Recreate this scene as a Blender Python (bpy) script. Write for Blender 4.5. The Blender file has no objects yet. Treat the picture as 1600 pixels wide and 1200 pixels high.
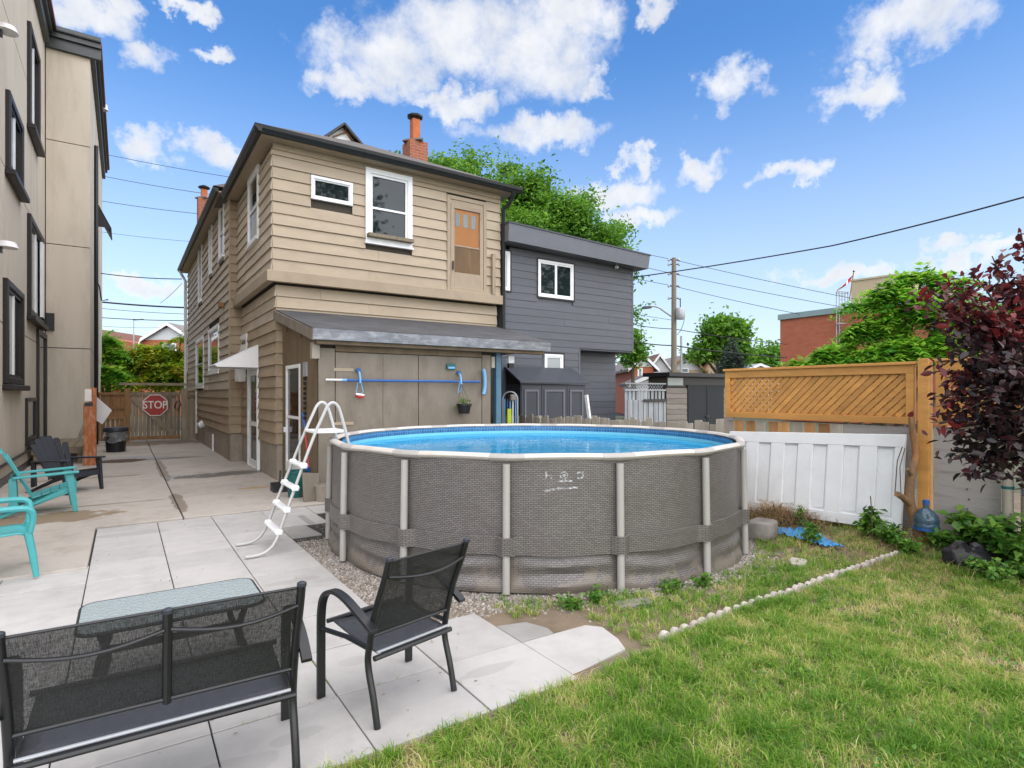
import bpy, math, random
import numpy as np
from mathutils import Vector, Matrix, noise as mnoise
R = math.radians
random.seed(7)
scene = bpy.context.scene
COL = scene.collection

# ------------------------------------------------------------------ camera
# lot frame: +X runs along the back of the house, +Y away from the lawn towards the street gate
FPX, CAMH, HZ = 898.0, 1.75, 615.0
FW = Vector((.5596, .8288, 0)); RT = Vector((.8288, -.5596, 0))
cam_data = bpy.data.cameras.new('camera'); cam = bpy.data.objects.new('camera', cam_data); COL.objects.link(cam)
cam.location = (0, 0, CAMH); cam.rotation_euler = (R(90), 0, -math.atan2(.5596, .8288))
cam_data.sensor_width = 36; cam_data.lens = 36 * FPX / 1600; cam_data.shift_y = 15 / 1600
cam_data.clip_start = .05; cam_data.clip_end = 3000
scene.camera = cam

# ------------------------------------------------------------------ light
SUN_EL, SUN_AZ = R(50), R(174)          # azimuth clockwise from +Y
SKY_STRENGTH = .115
sun_data = bpy.data.lights.new('sun', 'SUN'); sun = bpy.data.objects.new('sun', sun_data); COL.objects.link(sun)
sun_data.energy = 3.6; sun_data.angle = R(140); sun_data.color = (1, .91, .79)
sd = Vector((math.sin(SUN_AZ) * math.cos(SUN_EL), math.cos(SUN_AZ) * math.cos(SUN_EL), math.sin(SUN_EL)))
sun.rotation_euler = sd.to_track_quat('Z', 'Y').to_euler()
scene.view_settings.view_transform = 'Standard'; scene.view_settings.look = 'None'
scene.view_settings.gamma = 1; scene.view_settings.exposure = 1.0

def at(x, y, D):
    """photo pixel at a chosen depth -> world point"""
    p = FW * D + RT * ((x - 800) * D / FPX)
    return Vector((p.x, p.y, CAMH + (HZ - y) * D / FPX))
def onv(x, v):
    d = FW + RT * ((x - 800) / FPX); D = v / d.y; return d.x * D
def onu(x, u):
    d = FW + RT * ((x - 800) / FPX); D = u / d.x; return d.y * D
def hgt(y, u, v):
    return CAMH + (HZ - y) * (u * FW.x + v * FW.y) / FPX

world = bpy.data.worlds.new('World'); scene.world = world; world.use_nodes = True
def build_world():
    nt = world.node_tree; nt.nodes.clear(); L = nt.links
    def N(t, **k):
        n = nt.nodes.new(t)
        for a, b in k.items(): setattr(n, a, b)
        return n
    def mth(op, a, b=None, clamp=False):
        n = N('ShaderNodeMath', operation=op); n.use_clamp = clamp
        for i, s in enumerate((a, b)):
            if s is None: continue
            if isinstance(s, (int, float)): n.inputs[i].default_value = s
            else: L.new(s, n.inputs[i])
        return n.outputs[0]
    sky = N('ShaderNodeTexSky', sky_type='NISHITA'); sky.sun_disc = False
    sky.sun_elevation = SUN_EL; sky.sun_rotation = SUN_AZ; sky.air_density = 1.0; sky.dust_density = .6; sky.ozone_density = 3.0
    tc = N('ShaderNodeTexCoord')
    nz = N('ShaderNodeTexNoise'); nz.inputs['Scale'].default_value = 15; nz.inputs['Detail'].default_value = 7; nz.inputs['Roughness'].default_value = .62
    L.new(tc.outputs['Generated'], nz.inputs['Vector'])
    nsep = N('ShaderNodeSeparateColor'); L.new(nz.outputs['Color'], nsep.inputs[0])
    sep = N('ShaderNodeSeparateXYZ'); L.new(tc.outputs['Generated'], sep.inputs[0])
    az = mth('ARCTAN2', sep.outputs[0], sep.outputs[1]); el = mth('ARCSINE', sep.outputs[2])
    azw = mth('ADD', az, mth('MULTIPLY', mth('SUBTRACT', nsep.outputs[0], .5), .17))
    elw = mth('ADD', el, mth('MULTIPLY', mth('SUBTRACT', nsep.outputs[1], .5), .12))
    blobs = [(610,92,100,42),(720,60,120,62),(850,85,90,62),(545,125,50,24),(905,20,60,40),(930,128,30,20),(700,150,60,16),
             (840,208,95,22),(718,168,26,24),(235,98,42,28),(335,82,26,12),(238,232,40,22),(340,238,36,22),(1140,135,42,32),(1420,35,105,42),
             (1345,142,66,26),(1090,266,40,22),(1238,264,50,14),(990,254,18,16),(955,305,60,22),(1000,338,50,12),(1500,382,34,10),
             (120,22,90,26),(180,0,40,30),(1300,428,70,14),(1500,405,80,12),(225,438,60,12),(1040,10,26,18),(280,8,30,12)]
    cov = None
    for (x, y, rx, ry) in blobs:
        d = (at(x, y, 100) - Vector((0, 0, CAMH))).normalized()
        a0 = math.atan2(d.x, d.y); e0 = math.asin(d.z)
        d2 = (at(x + rx, y, 100) - Vector((0, 0, CAMH))).normalized(); ra = abs(math.atan2(d2.x, d2.y) - a0)
        d3 = (at(x, y - ry, 100) - Vector((0, 0, CAMH))).normalized(); re = abs(math.asin(d3.z) - e0)
        da = mth('MULTIPLY', mth('SUBTRACT', azw, a0), 1 / ra / 1.15); de = mth('MULTIPLY', mth('SUBTRACT', elw, e0), 1 / re / 1.2)
        s = mth('SUBTRACT', 1, mth('ADD', mth('MULTIPLY', da, da), mth('MULTIPLY', de, de)))
        cov = s if cov is None else mth('MAXIMUM', cov, s)
    # the rest of the sky: the same kind of scattered cumulus from a noise field
    n2 = N('ShaderNodeTexNoise'); n2.inputs['Scale'].default_value = 3.2; n2.inputs['Detail'].default_value = 2
    L.new(tc.outputs['Generated'], n2.inputs['Vector'])
    gen = mth('MULTIPLY', mth('SUBTRACT', n2.outputs[0], .58), 9)
    az0 = math.atan2(FW.x, FW.y)
    def soft(x, a, b):
        n = N('ShaderNodeMapRange', interpolation_type='SMOOTHSTEP'); n.inputs[1].default_value = a; n.inputs[2].default_value = b; L.new(x, n.inputs[0]); return n.outputs[0]
    daz = mth('ABSOLUTE', mth('SUBTRACT', az, az0)); daz = mth('MINIMUM', daz, mth('SUBTRACT', 6.28319, daz))
    side = soft(daz, .76, 1.1); up = soft(el, .62, .85)
    out = mth('MAXIMUM', side, up)
    gen = mth('SUBTRACT', mth('MINIMUM', gen, .9), mth('MULTIPLY', mth('SUBTRACT', 1, out), 4))
    cov = mth('MAXIMUM', cov, gen)
    nf = N('ShaderNodeTexNoise'); nf.inputs['Scale'].default_value = 26; nf.inputs['Detail'].default_value = 6; nf.inputs['Roughness'].default_value = .6
    L.new(tc.outputs['Generated'], nf.inputs['Vector'])
    dens = mth('ADD', cov, mth('MULTIPLY', mth('SUBTRACT', nf.outputs[0], .57), 2.3))
    mr = N('ShaderNodeMapRange', interpolation_type='SMOOTHSTEP'); mr.inputs[1].default_value = -.75; mr.inputs[2].default_value = 1.05
    L.new(dens, mr.inputs[0])
    fac = mth('MULTIPLY', mr.outputs[0], .96)
    # cloud brightness: thick parts white, thin and low parts greyer
    cr = N('ShaderNodeMix', data_type='RGBA'); cr.inputs[6].default_value = (3.3, 3.45, 3.75, 1); cr.inputs[7].default_value = (5.0, 4.95, 4.9, 1)
    L.new(mth('MULTIPLY', mth('ADD', mth('MULTIPLY', nsep.outputs[2], 1.2), mth('MULTIPLY', mr.outputs[0], -.35)), 1.3, True), cr.inputs[0])
    hs = N('ShaderNodeHueSaturation'); hs.inputs['Saturation'].default_value = 1.25; hs.inputs['Value'].default_value = 1.06; hs.inputs['Hue'].default_value = .503
    L.new(sky.outputs[0], hs.inputs['Color'])
    # thin high veil near the horizon (summer haze)
    veil = N('ShaderNodeMapRange', interpolation_type='SMOOTHSTEP'); veil.inputs[1].default_value = .55; veil.inputs[2].default_value = -.02; veil.inputs[3].default_value = 0; veil.inputs[4].default_value = .72
    L.new(el, veil.inputs[0])
    vm = N('ShaderNodeMix', data_type='RGBA'); vm.inputs[7].default_value = (3.55, 3.9, 4.35, 1)
    L.new(veil.outputs[0], vm.inputs[0]); L.new(hs.outputs[0], vm.inputs[6])
    mx = N('ShaderNodeMix', data_type='RGBA'); L.new(fac, mx.inputs[0]); L.new(vm.outputs[2], mx.inputs[6]); L.new(cr.outputs[2], mx.inputs[7])
    bg = N('ShaderNodeBackground'); bg.inputs['Strength'].default_value = SKY_STRENGTH
    L.new(mx.outputs[2], bg.inputs['Color'])
    wo = N('ShaderNodeOutputWorld'); L.new(bg.outputs[0], wo.inputs['Surface'])
build_world()

# ------------------------------------------------------------------ materials
MATS = {}
def newmat(name):
    m = bpy.data.materials.new(name); m.use_nodes = True; nt = m.node_tree; nt.nodes.clear()
    out = nt.nodes.new('ShaderNodeOutputMaterial'); b = nt.nodes.new('ShaderNodeBsdfPrincipled')
    nt.links.new(b.outputs[0], out.inputs[0]); MATS[name] = m
    return m, nt, b, out
def rgba(c): return (c[0], c[1], c[2], 1)
def mixc(nt, fac, a, b):
    n = nt.nodes.new('ShaderNodeMix'); n.data_type = 'RGBA'
    for i, s in ((0, fac), (6, a), (7, b)):
        if isinstance(s, (int, float)): n.inputs[i].default_value = s
        elif isinstance(s, tuple): n.inputs[i].default_value = rgba(s)
        else: nt.links.new(s, n.inputs[i])
    return n.outputs[2]
def mathn(nt, op, a, b=None, clamp=False):
    n = nt.nodes.new('ShaderNodeMath'); n.operation = op; n.use_clamp = clamp
    for i, s in enumerate((a, b)):
        if s is None: continue
        if isinstance(s, (int, float)): n.inputs[i].default_value = s
        else: nt.links.new(s, n.inputs[i])
    return n.outputs[0]
def ramp(nt, fac, stops):
    n = nt.nodes.new('ShaderNodeValToRGB'); e = n.color_ramp.elements
    while len(e) < len(stops): e.new(.5)
    for i, (p, c) in enumerate(stops): e[i].position = p; e[i].color = rgba(c)
    nt.links.new(fac, n.inputs[0]); return n.outputs[0]
def nois(nt, vec, scale, detail=5, rough=.6):
    n = nt.nodes.new('ShaderNodeTexNoise'); n.inputs['Scale'].default_value = scale; n.inputs['Detail'].default_value = detail; n.inputs['Roughness'].default_value = rough
    if vec is not None: nt.links.new(vec, n.inputs['Vector'])
    return n.outputs[0]
def coords(nt, stretch=(1, 1, 1), rnd=False):
    tc = nt.nodes.new('ShaderNodeTexCoord'); mp = nt.nodes.new('ShaderNodeMapping'); mp.inputs['Scale'].default_value = stretch
    nt.links.new(tc.outputs['Object'], mp.inputs['Vector'])
    if rnd:
        oi = nt.nodes.new('ShaderNodeObjectInfo'); c = nt.nodes.new('ShaderNodeCombineXYZ')
        for i, k in enumerate((31, 57, 83)): nt.links.new(mathn(nt, 'MULTIPLY', oi.outputs['Random'], k), c.inputs[i])
        nt.links.new(c.outputs[0], mp.inputs['Location'])
    return mp.outputs[0]
def bumpn(nt, b, h, strength=.3, dist=.01):
    n = nt.nodes.new('ShaderNodeBump'); n.inputs['Strength'].default_value = strength; n.inputs['Distance'].default_value = dist
    nt.links.new(h, n.inputs['Height']); nt.links.new(n.outputs[0], b.inputs['Normal'])
def mat(name, col, rough=.6, var=.18, scale=3, fine=60, bump=.15, metal=0, spec=.4, dirt=None, dirt_amt=.5, dirt_scale=1.2, stretch=(1, 1, 1), rnd=False, orand=.0, coat=0):
    m, nt, b, out = newmat(name)
    v = coords(nt, stretch, rnd)
    n1 = nois(nt, v, scale, 6); n2 = nois(nt, v, fine, 4)
    f = mathn(nt, 'ADD', mathn(nt, 'MULTIPLY', n1, .65), mathn(nt, 'MULTIPLY', n2, .35))
    c = ramp(nt, f, [(.3, tuple(x * (1 - var) for x in col)), (.7, tuple(min(1, x * (1 + var)) for x in col))])
    if dirt:
        nd = nois(nt, v, dirt_scale, 7, .68)
        mr = nt.nodes.new('ShaderNodeMapRange'); mr.inputs[1].default_value = .48; mr.inputs[2].default_value = .72; mr.inputs[4].default_value = dirt_amt
        nt.links.new(nd, mr.inputs[0]); c = mixc(nt, mr.outputs[0], c, dirt)
    if orand:
        oi = nt.nodes.new('ShaderNodeObjectInfo')
        hs = nt.nodes.new('ShaderNodeHueSaturation')
        nt.links.new(mathn(nt, 'ADD', mathn(nt, 'MULTIPLY', oi.outputs['Random'], 2 * orand), 1 - orand), hs.inputs['Value'])
        nt.links.new(c, hs.inputs['Color']); c = hs.outputs[0]
    nt.links.new(c, b.inputs['Base Color'])
    rr = mathn(nt, 'ADD', mathn(nt, 'MULTIPLY', n2, .25), rough - .12, True); nt.links.new(rr, b.inputs['Roughness'])
    b.inputs['Metallic'].default_value = metal; b.inputs['Specular IOR Level'].default_value = spec; b.inputs['Coat Weight'].default_value = coat
    if bump: bumpn(nt, b, f, bump, .01)
    return m
def leafmat(name, stops, trans=.35, rough=.45):
    m, nt, b, out = newmat(name)
    a = nt.nodes.new('ShaderNodeAttribute'); a.attribute_name = 'tint'
    c = ramp(nt, a.outputs['Fac'], stops); nt.links.new(c, b.inputs['Base Color'])
    b.inputs['Roughness'].default_value = rough; b.inputs['Specular IOR Level'].default_value = .35
    t = nt.nodes.new('ShaderNodeBsdfTranslucent'); nt.links.new(c, t.inputs[0])
    mx = nt.nodes.new('ShaderNodeMixShader'); mx.inputs[0].default_value = trans
    nt.links.new(b.outputs[0], mx.inputs[1]); nt.links.new(t.outputs[0], mx.inputs[2]); nt.links.new(mx.outputs[0], out.inputs[0])
    return m
def glassy(name, tint, refl_rough=.02, alpha=.8, ior=1.5, bump=0, bscale=30, base=None, base_amt=0., refl=1.):
    """thin clear sheet: tinted see-through + mirror by Fresnel (+ a frosted share)"""
    m, nt, b, out = newmat(name); nt.nodes.remove(b)
    tr = nt.nodes.new('ShaderNodeBsdfTransparent'); tr.inputs[0].default_value = rgba(tint)
    gl = nt.nodes.new('ShaderNodeBsdfGlossy'); gl.inputs['Roughness'].default_value = refl_rough
    fr = nt.nodes.new('ShaderNodeFresnel'); fr.inputs[0].default_value = ior
    if bump:
        bm = nt.nodes.new('ShaderNodeBump'); bm.inputs['Strength'].default_value = bump; bm.inputs['Distance'].default_value = .02
        nt.links.new(nois(nt, coords(nt), bscale, 3), bm.inputs['Height'])
        nt.links.new(bm.outputs[0], gl.inputs['Normal']); nt.links.new(bm.outputs[0], fr.inputs['Normal'])
    src = tr.outputs[0]
    if base:
        df = nt.nodes.new('ShaderNodeBsdfDiffuse'); df.inputs[0].default_value = rgba(base)
        m2 = nt.nodes.new('ShaderNodeMixShader'); m2.inputs[0].default_value = base_amt
        nt.links.new(tr.outputs[0], m2.inputs[1]); nt.links.new(df.outputs[0], m2.inputs[2]); src = m2.outputs[0]
    mx = nt.nodes.new('ShaderNodeMixShader'); nt.links.new(mathn(nt, 'MULTIPLY', fr.outputs[0], refl), mx.inputs[0]); nt.links.new(src, mx.inputs[1]); nt.links.new(gl.outputs[0], mx.inputs[2])
    nt.links.new(mx.outputs[0], out.inputs[0]); return m

mat('siding', (.38, .31, .222), .55, .08, 2.5, 90, .08, dirt=(.20, .155, .10), dirt_amt=.28, dirt_scale=.9, stretch=(1, 1, 2.5), rnd=True, orand=.06)
mat('siding_side', (.46, .395, .31), .6, .10, 2.0, 80, .1, dirt=(.16, .12, .075), dirt_amt=.4, dirt_scale=.8, stretch=(1, .6, 2), rnd=True, orand=.08)
mat('siding_weathered_shaded', (.33, .255, .17), .65, .14, 1.6, 70, .12, dirt=(.11, .08, .05), dirt_amt=.5, dirt_scale=.9, stretch=(1, .7, 2), rnd=True, orand=.09)  # darker boards: dirt plus occlusion shade put into the colour
mat('trim_tan', (.33, .265, .185), .55, .1, 3, 60, .1, dirt=(.18, .14, .1), dirt_amt=.35, rnd=True)
mat('wall_core', (.05, .04, .03), .8, .1)
mat('white_paint', (.78, .80, .81), .4, .06, 4, 80, .06, dirt=(.45, .43, .38), dirt_amt=.3)
mat('white_plastic', (.78, .79, .8), .35, .05, 5, 50, .04, dirt=(.5, .48, .44), dirt_amt=.2)
mat('dark_metal', (.010, .011, .012), .36, .3, 6, 80, .05, spec=.5)
mat('gutter', (.017, .019, .02), .5, .3, 6, 80, .05, spec=.35)
mat('black_plastic', (.012, .012, .014), .4, .2, 8, 60, .1)
mat('shingle', (.10, .092, .085), .85, .35, 4, 60, .6, dirt=(.2, .18, .16), dirt_amt=.35)
mat('shed_roof', (.055, .057, .062), .8, .35, 2.5, 90, .5, dirt=(.13, .13, .13), dirt_amt=.35)
mat('foundation', (.31, .27, .22), .85, .2, 2.2, 40, .3, dirt=(.12, .10, .075), dirt_amt=.5, dirt_scale=1.5)
mat('plywood', (.19, .165, .13), .7, .2, 3, 60, .2, dirt=(.12, .097, .07), dirt_amt=.8, dirt_scale=1.8, stretch=(1.3, 1.3, .6))
mat('plywood_dark', (.16, .115, .068), .7, .25, 2.5, 60, .2, dirt=(.07, .05, .03), dirt_amt=.6, dirt_scale=1.6, stretch=(2, 2, .5))
mat('flashing', (.20, .21, .23), .4, .45, 3.0, 30, .3, metal=.3, dirt=(.46, .47, .49), dirt_amt=.8, dirt_scale=4, stretch=(1, 1, 2.5))
mat('grey_siding', (.082, .09, .105), .5, .12, 2, 70, .12, stretch=(.6, 1, 3), rnd=True, orand=.06)
mat('grey_trim', (.115, .125, .145), .45, .1, 2, 60, .08)
mat('charcoal_panel', (.045, .052, .064), .5, .18, 3, 50, .1)
mat('stucco', (.53, .475, .39), .9, .10, 1.2, 160, .5, dirt=(.29, .25, .185), dirt_amt=.5, dirt_scale=1.3, stretch=(1, 1, .22))
mat('stucco_joint', (.06, .05, .04), .9, .1)
mat('maroon', (.012, .008, .008), .45, .25, 5, 60, .08, spec=.35)
mat('cornice', (.035, .042, .04), .4, .25, 4, 60, .08, spec=.5)
mat('old_wood', (.27, .225, .16), .85, .3, 3, 60, .45, dirt=(.09, .072, .05), dirt_amt=.6, stretch=(4, 4, .5), rnd=True, orand=.22)
mat('grey_wood', (.38, .345, .285), .85, .25, 3, 60, .45, dirt=(.14, .12, .095), dirt_amt=.5, stretch=(4, 4, .5), rnd=True, orand=.2)
mat('brown_wood', (.25, .14, .06), .8, .3, 3, 60, .4, dirt=(.09, .055, .03), dirt_amt=.5, stretch=(4, 4, .5), rnd=True, orand=.15)
mat('cedar', (.54, .265, .07), .6, .22, 3, 50, .25, dirt=(.30, .14, .045), dirt_amt=.5, stretch=(3, .6, 3), rnd=True, orand=.12)
mat('cedar_board', (.42, .22, .085), .65, .28, 3, 50, .3, dirt=(.22, .13, .06), dirt_amt=.5, stretch=(4, 4, .5), rnd=True, orand=.3)
mat('grey_ply', (.36, .335, .315), .8, .18, 2, 60, .3, dirt=(.19, .165, .15), dirt_amt=.85, dirt_scale=2, stretch=(1, .6, 5))
mat('orange_paint', (.33, .095, .02), .55, .25, 5, 50, .3, dirt=(.55, .42, .33), dirt_amt=.55, dirt_scale=9, stretch=(2, 2, .6))
mat('teal_plastic', (.055, .33, .34), .38, .10, 6, 90, .06, spec=.5, dirt=(.05, .27, .28), dirt_amt=.3)
mat('navy_plastic', (.028, .033, .042), .45, .2, 5, 80, .08)
mat('pole_grey', (.355, .34, .315), .45, .08, 5, 60, .05, dirt=(.28, .26, .22), dirt_amt=.35)
mat('rim_white', (.52, .49, .445), .42, .08, 4, 60, .06, dirt=(.40, .34, .26), dirt_amt=.4, dirt_scale=3)
mat('ladder_grey', (.44, .44, .43), .4, .1, 6, 60, .05, dirt=(.3, .29, .26), dirt_amt=.4)
mat('blue_pole', (.02, .10, .32), .35, .15, 6)
mat('light_blue', (.16, .36, .60), .4, .15, 6)
mat('post_blue', (.07, .16, .23), .5, .25, 3, 40, .1, dirt=(.16, .18, .18), dirt_amt=.5)
mat('red_plastic', (.45, .03, .03), .4, .15, 6)
mat('blue_plastic', (.02, .09, .30), .4, .2, 6)
mat('green_bucket', (.01, .10, .10), .4, .2, 6)
mat('lime', (.42, .55, .03), .5, .15, 8)
mat('tarp', (.04, .25, .52), .45, .25, 12, 60, .2)
mat('stone', (.22, .205, .185), .95, .35, 6, 70, 1.0, dirt=(.13, .115, .095), dirt_amt=.6, dirt_scale=4)
mat('edging', (.46, .415, .375), .9, .15, 9, 90, .4, dirt=(.30, .26, .22), dirt_amt=.5, dirt_scale=6, orand=.12)
mat('bark', (.10, .075, .05), .9, .35, 8, 60, .8, stretch=(3, 3, .7))
mat('bark_cut', (.20, .12, .06), .8, .5, 5, 50, .7, dirt=(.55, .22, .05), dirt_amt=.9, dirt_scale=3, stretch=(2, 2, .7))
mat('soil', (.17, .13, .088), .95, .35, 4, 90, .8, dirt=(.23, .185, .13), dirt_amt=.6, dirt_scale=3)
mat('far_ground', (.09, .10, .06), .95, .3, .05, 2, 0)
mat('street_asphalt', (.05, .05, .052), .9, .2, 2, 80, .3)
mat('wire', (.012, .012, .013), .5, .1)
mat('pole_wood', (.20, .165, .125), .85, .25, 3, 40, .4, stretch=(4, 4, .4))
mat('galv', (.36, .38, .40), .45, .15, 4, 50, .1, metal=.3)
mat('gate_metal', (.27, .29, .31), .45, .15, 3, 50, .1, metal=.25, orand=.2)
mat('white_siding', (.55, .57, .58), .6, .08, 3)
mat('brown_roof', (.16, .075, .055), .85, .2, 2, 40, .3)
mat('grey_roof', (.20, .175, .165), .85, .2, 2, 40, .3)
mat('tan_wall', (.42, .33, .21), .7, .08, .4, 20, .1)
mat('cap_teal', (.23, .31, .31), .5, .1, .5, 20, .05)
mat('clay', (.42, .12, .04), .7, .2, 5, 50, .2)
mat('shed_wood', (.20, .18, .155), .85, .25, 3, 60, .4, dirt=(.10, .088, .072), dirt_amt=.5, stretch=(.5, 4, 4), rnd=True, orand=.12)
mat('shed_door', (.016, .02, .023), .6, .2, 3, 50, .1, spec=.3)
mat('cloth_red', (.42, .015, .015), .7, .1)
mat('cloth_white', (.75, .75, .75), .7, .05)
mat('door_wood', (.46, .165, .02), .45, .2, 2, 40, .1, stretch=(3, 3, .4))
mat('screen', (.014, .015, .016), .6, .2)
mat('bench_wood', (.20, .16, .11), .85, .25, 3, 60, .4, dirt=(.22, .24, .06), dirt_amt=.3, stretch=(3, 3, 1))
mat('drain', (.10, .065, .045), .95, .5, 30, 90, .9)
mat('straw', (.26, .165, .075), .9, .3, 20)
mat('lamp_white', (.7, .7, .7), .4, .05)
mat('concrete_paver_dark', (.27, .265, .25), .9, .15, 4, 120, .3, dirt=(.19, .18, .16), dirt_amt=.4)
mat('curtain', (.33, .36, .36), .7, .12, 3, 40, .1)
mat('sign_red', (.33, .02, .015), .4, .12, 4, 30, .05, dirt=(.24, .03, .02), dirt_amt=.4)
mat('sign_white', (.72, .7, .66), .45, .06, 4)
mat('paver_line', (.035, .034, .03), .95, .2)

def pavermat(name, col, dirt, stains, var=.06):
    m, nt, b, out = newmat(name)
    g = nt.nodes.new('ShaderNodeNewGeometry'); P = g.outputs['Position']
    n0 = nois(nt, P, .9, 6, .65); n1 = nois(nt, P, 7, 6); n2 = nois(nt, P, 160, 3)
    f = mathn(nt, 'ADD', mathn(nt, 'ADD', mathn(nt, 'MULTIPLY', n0, .5), mathn(nt, 'MULTIPLY', n1, .28)), mathn(nt, 'MULTIPLY', n2, .22))
    c = ramp(nt, f, [(.36, tuple(x * (1 - 2.2 * var) for x in col)), (.5, col), (.64, tuple(x * (1 + var) for x in col))])
    nd = nois(nt, P, 2.3, 8, .72)
    mr = nt.nodes.new('ShaderNodeMapRange'); mr.inputs[1].default_value = .50; mr.inputs[2].default_value = .74; mr.inputs[4].default_value = .75
    nt.links.new(nd, mr.inputs[0]); c = mixc(nt, mr.outputs[0], c, dirt)
    sp = nt.nodes.new('ShaderNodeSeparateXYZ'); nt.links.new(P, sp.inputs[0])
    wob = nois(nt, P, 2.2, 5, .6)
    rough = mathn(nt, 'ADD', mathn(nt, 'MULTIPLY', n1, .2), .72)
    for (cx, cy, rx, ry, sc, amt, wet) in stains:
        dx = mathn(nt, 'MULTIPLY', mathn(nt, 'SUBTRACT', sp.outputs[0], cx), 1 / rx); dy = mathn(nt, 'MULTIPLY', mathn(nt, 'SUBTRACT', sp.outputs[1], cy), 1 / ry)
        d = mathn(nt, 'ADD', mathn(nt, 'ADD', mathn(nt, 'MULTIPLY', dx, dx), mathn(nt, 'MULTIPLY', dy, dy)), mathn(nt, 'MULTIPLY', mathn(nt, 'SUBTRACT', wob, .5), 3.4))
        r = nt.nodes.new('ShaderNodeMapRange'); r.interpolation_type = 'SMOOTHSTEP'; r.inputs[1].default_value = 1.15; r.inputs[2].default_value = .75; r.inputs[4].default_value = amt
        nt.links.new(d, r.inputs[0]); c = mixc(nt, r.outputs[0], c, sc)
        if wet: rough = mathn(nt, 'SUBTRACT', rough, mathn(nt, 'MULTIPLY', r.outputs[0], wet), True)
    oi = nt.nodes.new('ShaderNodeObjectInfo'); hs = nt.nodes.new('ShaderNodeHueSaturation')
    nt.links.new(mathn(nt, 'ADD', mathn(nt, 'MULTIPLY', oi.outputs['Random'], .12), .94), hs.inputs['Value']); nt.links.new(c, hs.inputs['Color'])
    nt.links.new(hs.outputs[0], b.inputs['Base Color']); nt.links.new(rough, b.inputs['Roughness']); b.inputs['Specular IOR Level'].default_value = .4
    bumpn(nt, b, mathn(nt, 'ADD', n2, n1), .25, .004)
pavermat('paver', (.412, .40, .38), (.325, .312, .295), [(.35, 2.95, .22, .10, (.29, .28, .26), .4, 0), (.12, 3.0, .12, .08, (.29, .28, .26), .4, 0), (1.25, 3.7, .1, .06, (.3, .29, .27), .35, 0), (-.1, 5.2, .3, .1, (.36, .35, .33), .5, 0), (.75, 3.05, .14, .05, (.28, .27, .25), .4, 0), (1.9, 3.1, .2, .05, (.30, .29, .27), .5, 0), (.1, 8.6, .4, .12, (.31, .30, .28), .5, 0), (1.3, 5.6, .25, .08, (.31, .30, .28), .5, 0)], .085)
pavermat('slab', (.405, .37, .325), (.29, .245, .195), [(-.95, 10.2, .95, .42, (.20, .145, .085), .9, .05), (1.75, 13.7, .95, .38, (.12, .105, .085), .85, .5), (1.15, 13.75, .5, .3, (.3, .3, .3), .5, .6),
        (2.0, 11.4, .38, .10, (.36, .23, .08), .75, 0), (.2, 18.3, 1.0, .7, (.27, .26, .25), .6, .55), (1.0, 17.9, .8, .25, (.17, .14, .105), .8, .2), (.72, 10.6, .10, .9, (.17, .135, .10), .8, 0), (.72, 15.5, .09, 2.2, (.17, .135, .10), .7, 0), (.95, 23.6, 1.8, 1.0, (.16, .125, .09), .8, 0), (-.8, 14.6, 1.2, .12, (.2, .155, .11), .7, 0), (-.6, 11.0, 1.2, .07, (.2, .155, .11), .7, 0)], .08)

def panemat(name, col, bump=.04):
    m, nt, b, out = newmat(name)
    n = nois(nt, coords(nt), 1.5, 3); c = mixc(nt, n, tuple(x * .5 for x in col), tuple(x * 1.4 for x in col))
    nt.links.new(c, b.inputs['Base Color']); b.inputs['Roughness'].default_value = .03; b.inputs['Specular IOR Level'].default_value = .5
    bumpn(nt, b, nois(nt, coords(nt), 3, 2), bump, .02)
panemat('pane_dark', (.012, .02, .02)); panemat('pane_pale', (.20, .25, .26), .03); panemat('pane_black', (.004, .004, .005), .02)
glassy('clear_glass', (.95, .96, .95), ior=1.18); glassy('table_glass', (.62, .80, .78), .12, bump=.6, bscale=55, base=(.66, .76, .75), base_amt=.5)  # table_glass: frosted base lightened to paint the sky's reflection into it
glassy('bottle_glass', (.45, .60, .70), .05, base=(.10, .20, .27), base_amt=.4); glassy('bag_film', (.75, .78, .80), .2, bump=.8, bscale=14, base=(.5, .52, .54), base_amt=.25)
glassy('pool_water', (.62, .88, .99), .05, ior=1.28, bump=.5, bscale=3.0, base=(.03, .43, .80), base_amt=.65, refl=.55)

def fabric(name, col, open_=.3):
    m, nt, b, out = newmat(name)
    v = coords(nt, (420, 40, 40)); n = nois(nt, v, 1, 2); n2 = nois(nt, coords(nt, (40, 40, 300)), 1, 2)
    f = mathn(nt, 'ADD', mathn(nt, 'MULTIPLY', n, .6), mathn(nt, 'MULTIPLY', n2, .4))
    nt.links.new(ramp(nt, f, [(.3, tuple(x * .55 for x in col)), (.7, tuple(x * 1.6 for x in col))]), b.inputs['Base Color'])
    b.inputs['Roughness'].default_value = .55; b.inputs['Specular IOR Level'].default_value = .4
    t = nt.nodes.new('ShaderNodeBsdfTransparent'); mx = nt.nodes.new('ShaderNodeMixShader')
    mr = nt.nodes.new('ShaderNodeMapRange'); mr.inputs[1].default_value = .35; mr.inputs[2].default_value = .65; mr.inputs[3].default_value = max(0, open_ - .12); mr.inputs[4].default_value = open_ + .12
    nt.links.new(f, mr.inputs[0]); nt.links.new(mr.outputs[0], mx.inputs[0])
    nt.links.new(b.outputs[0], mx.inputs[1]); nt.links.new(t.outputs[0], mx.inputs[2]); nt.links.new(mx.outputs[0], out.inputs[0])
fabric('sling', (.012, .0135, .0125), .12); fabric('sling_tight', (.010, .011, .0115), .04); fabric('sling_seat', (.035, .038, .044), .05)

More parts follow.
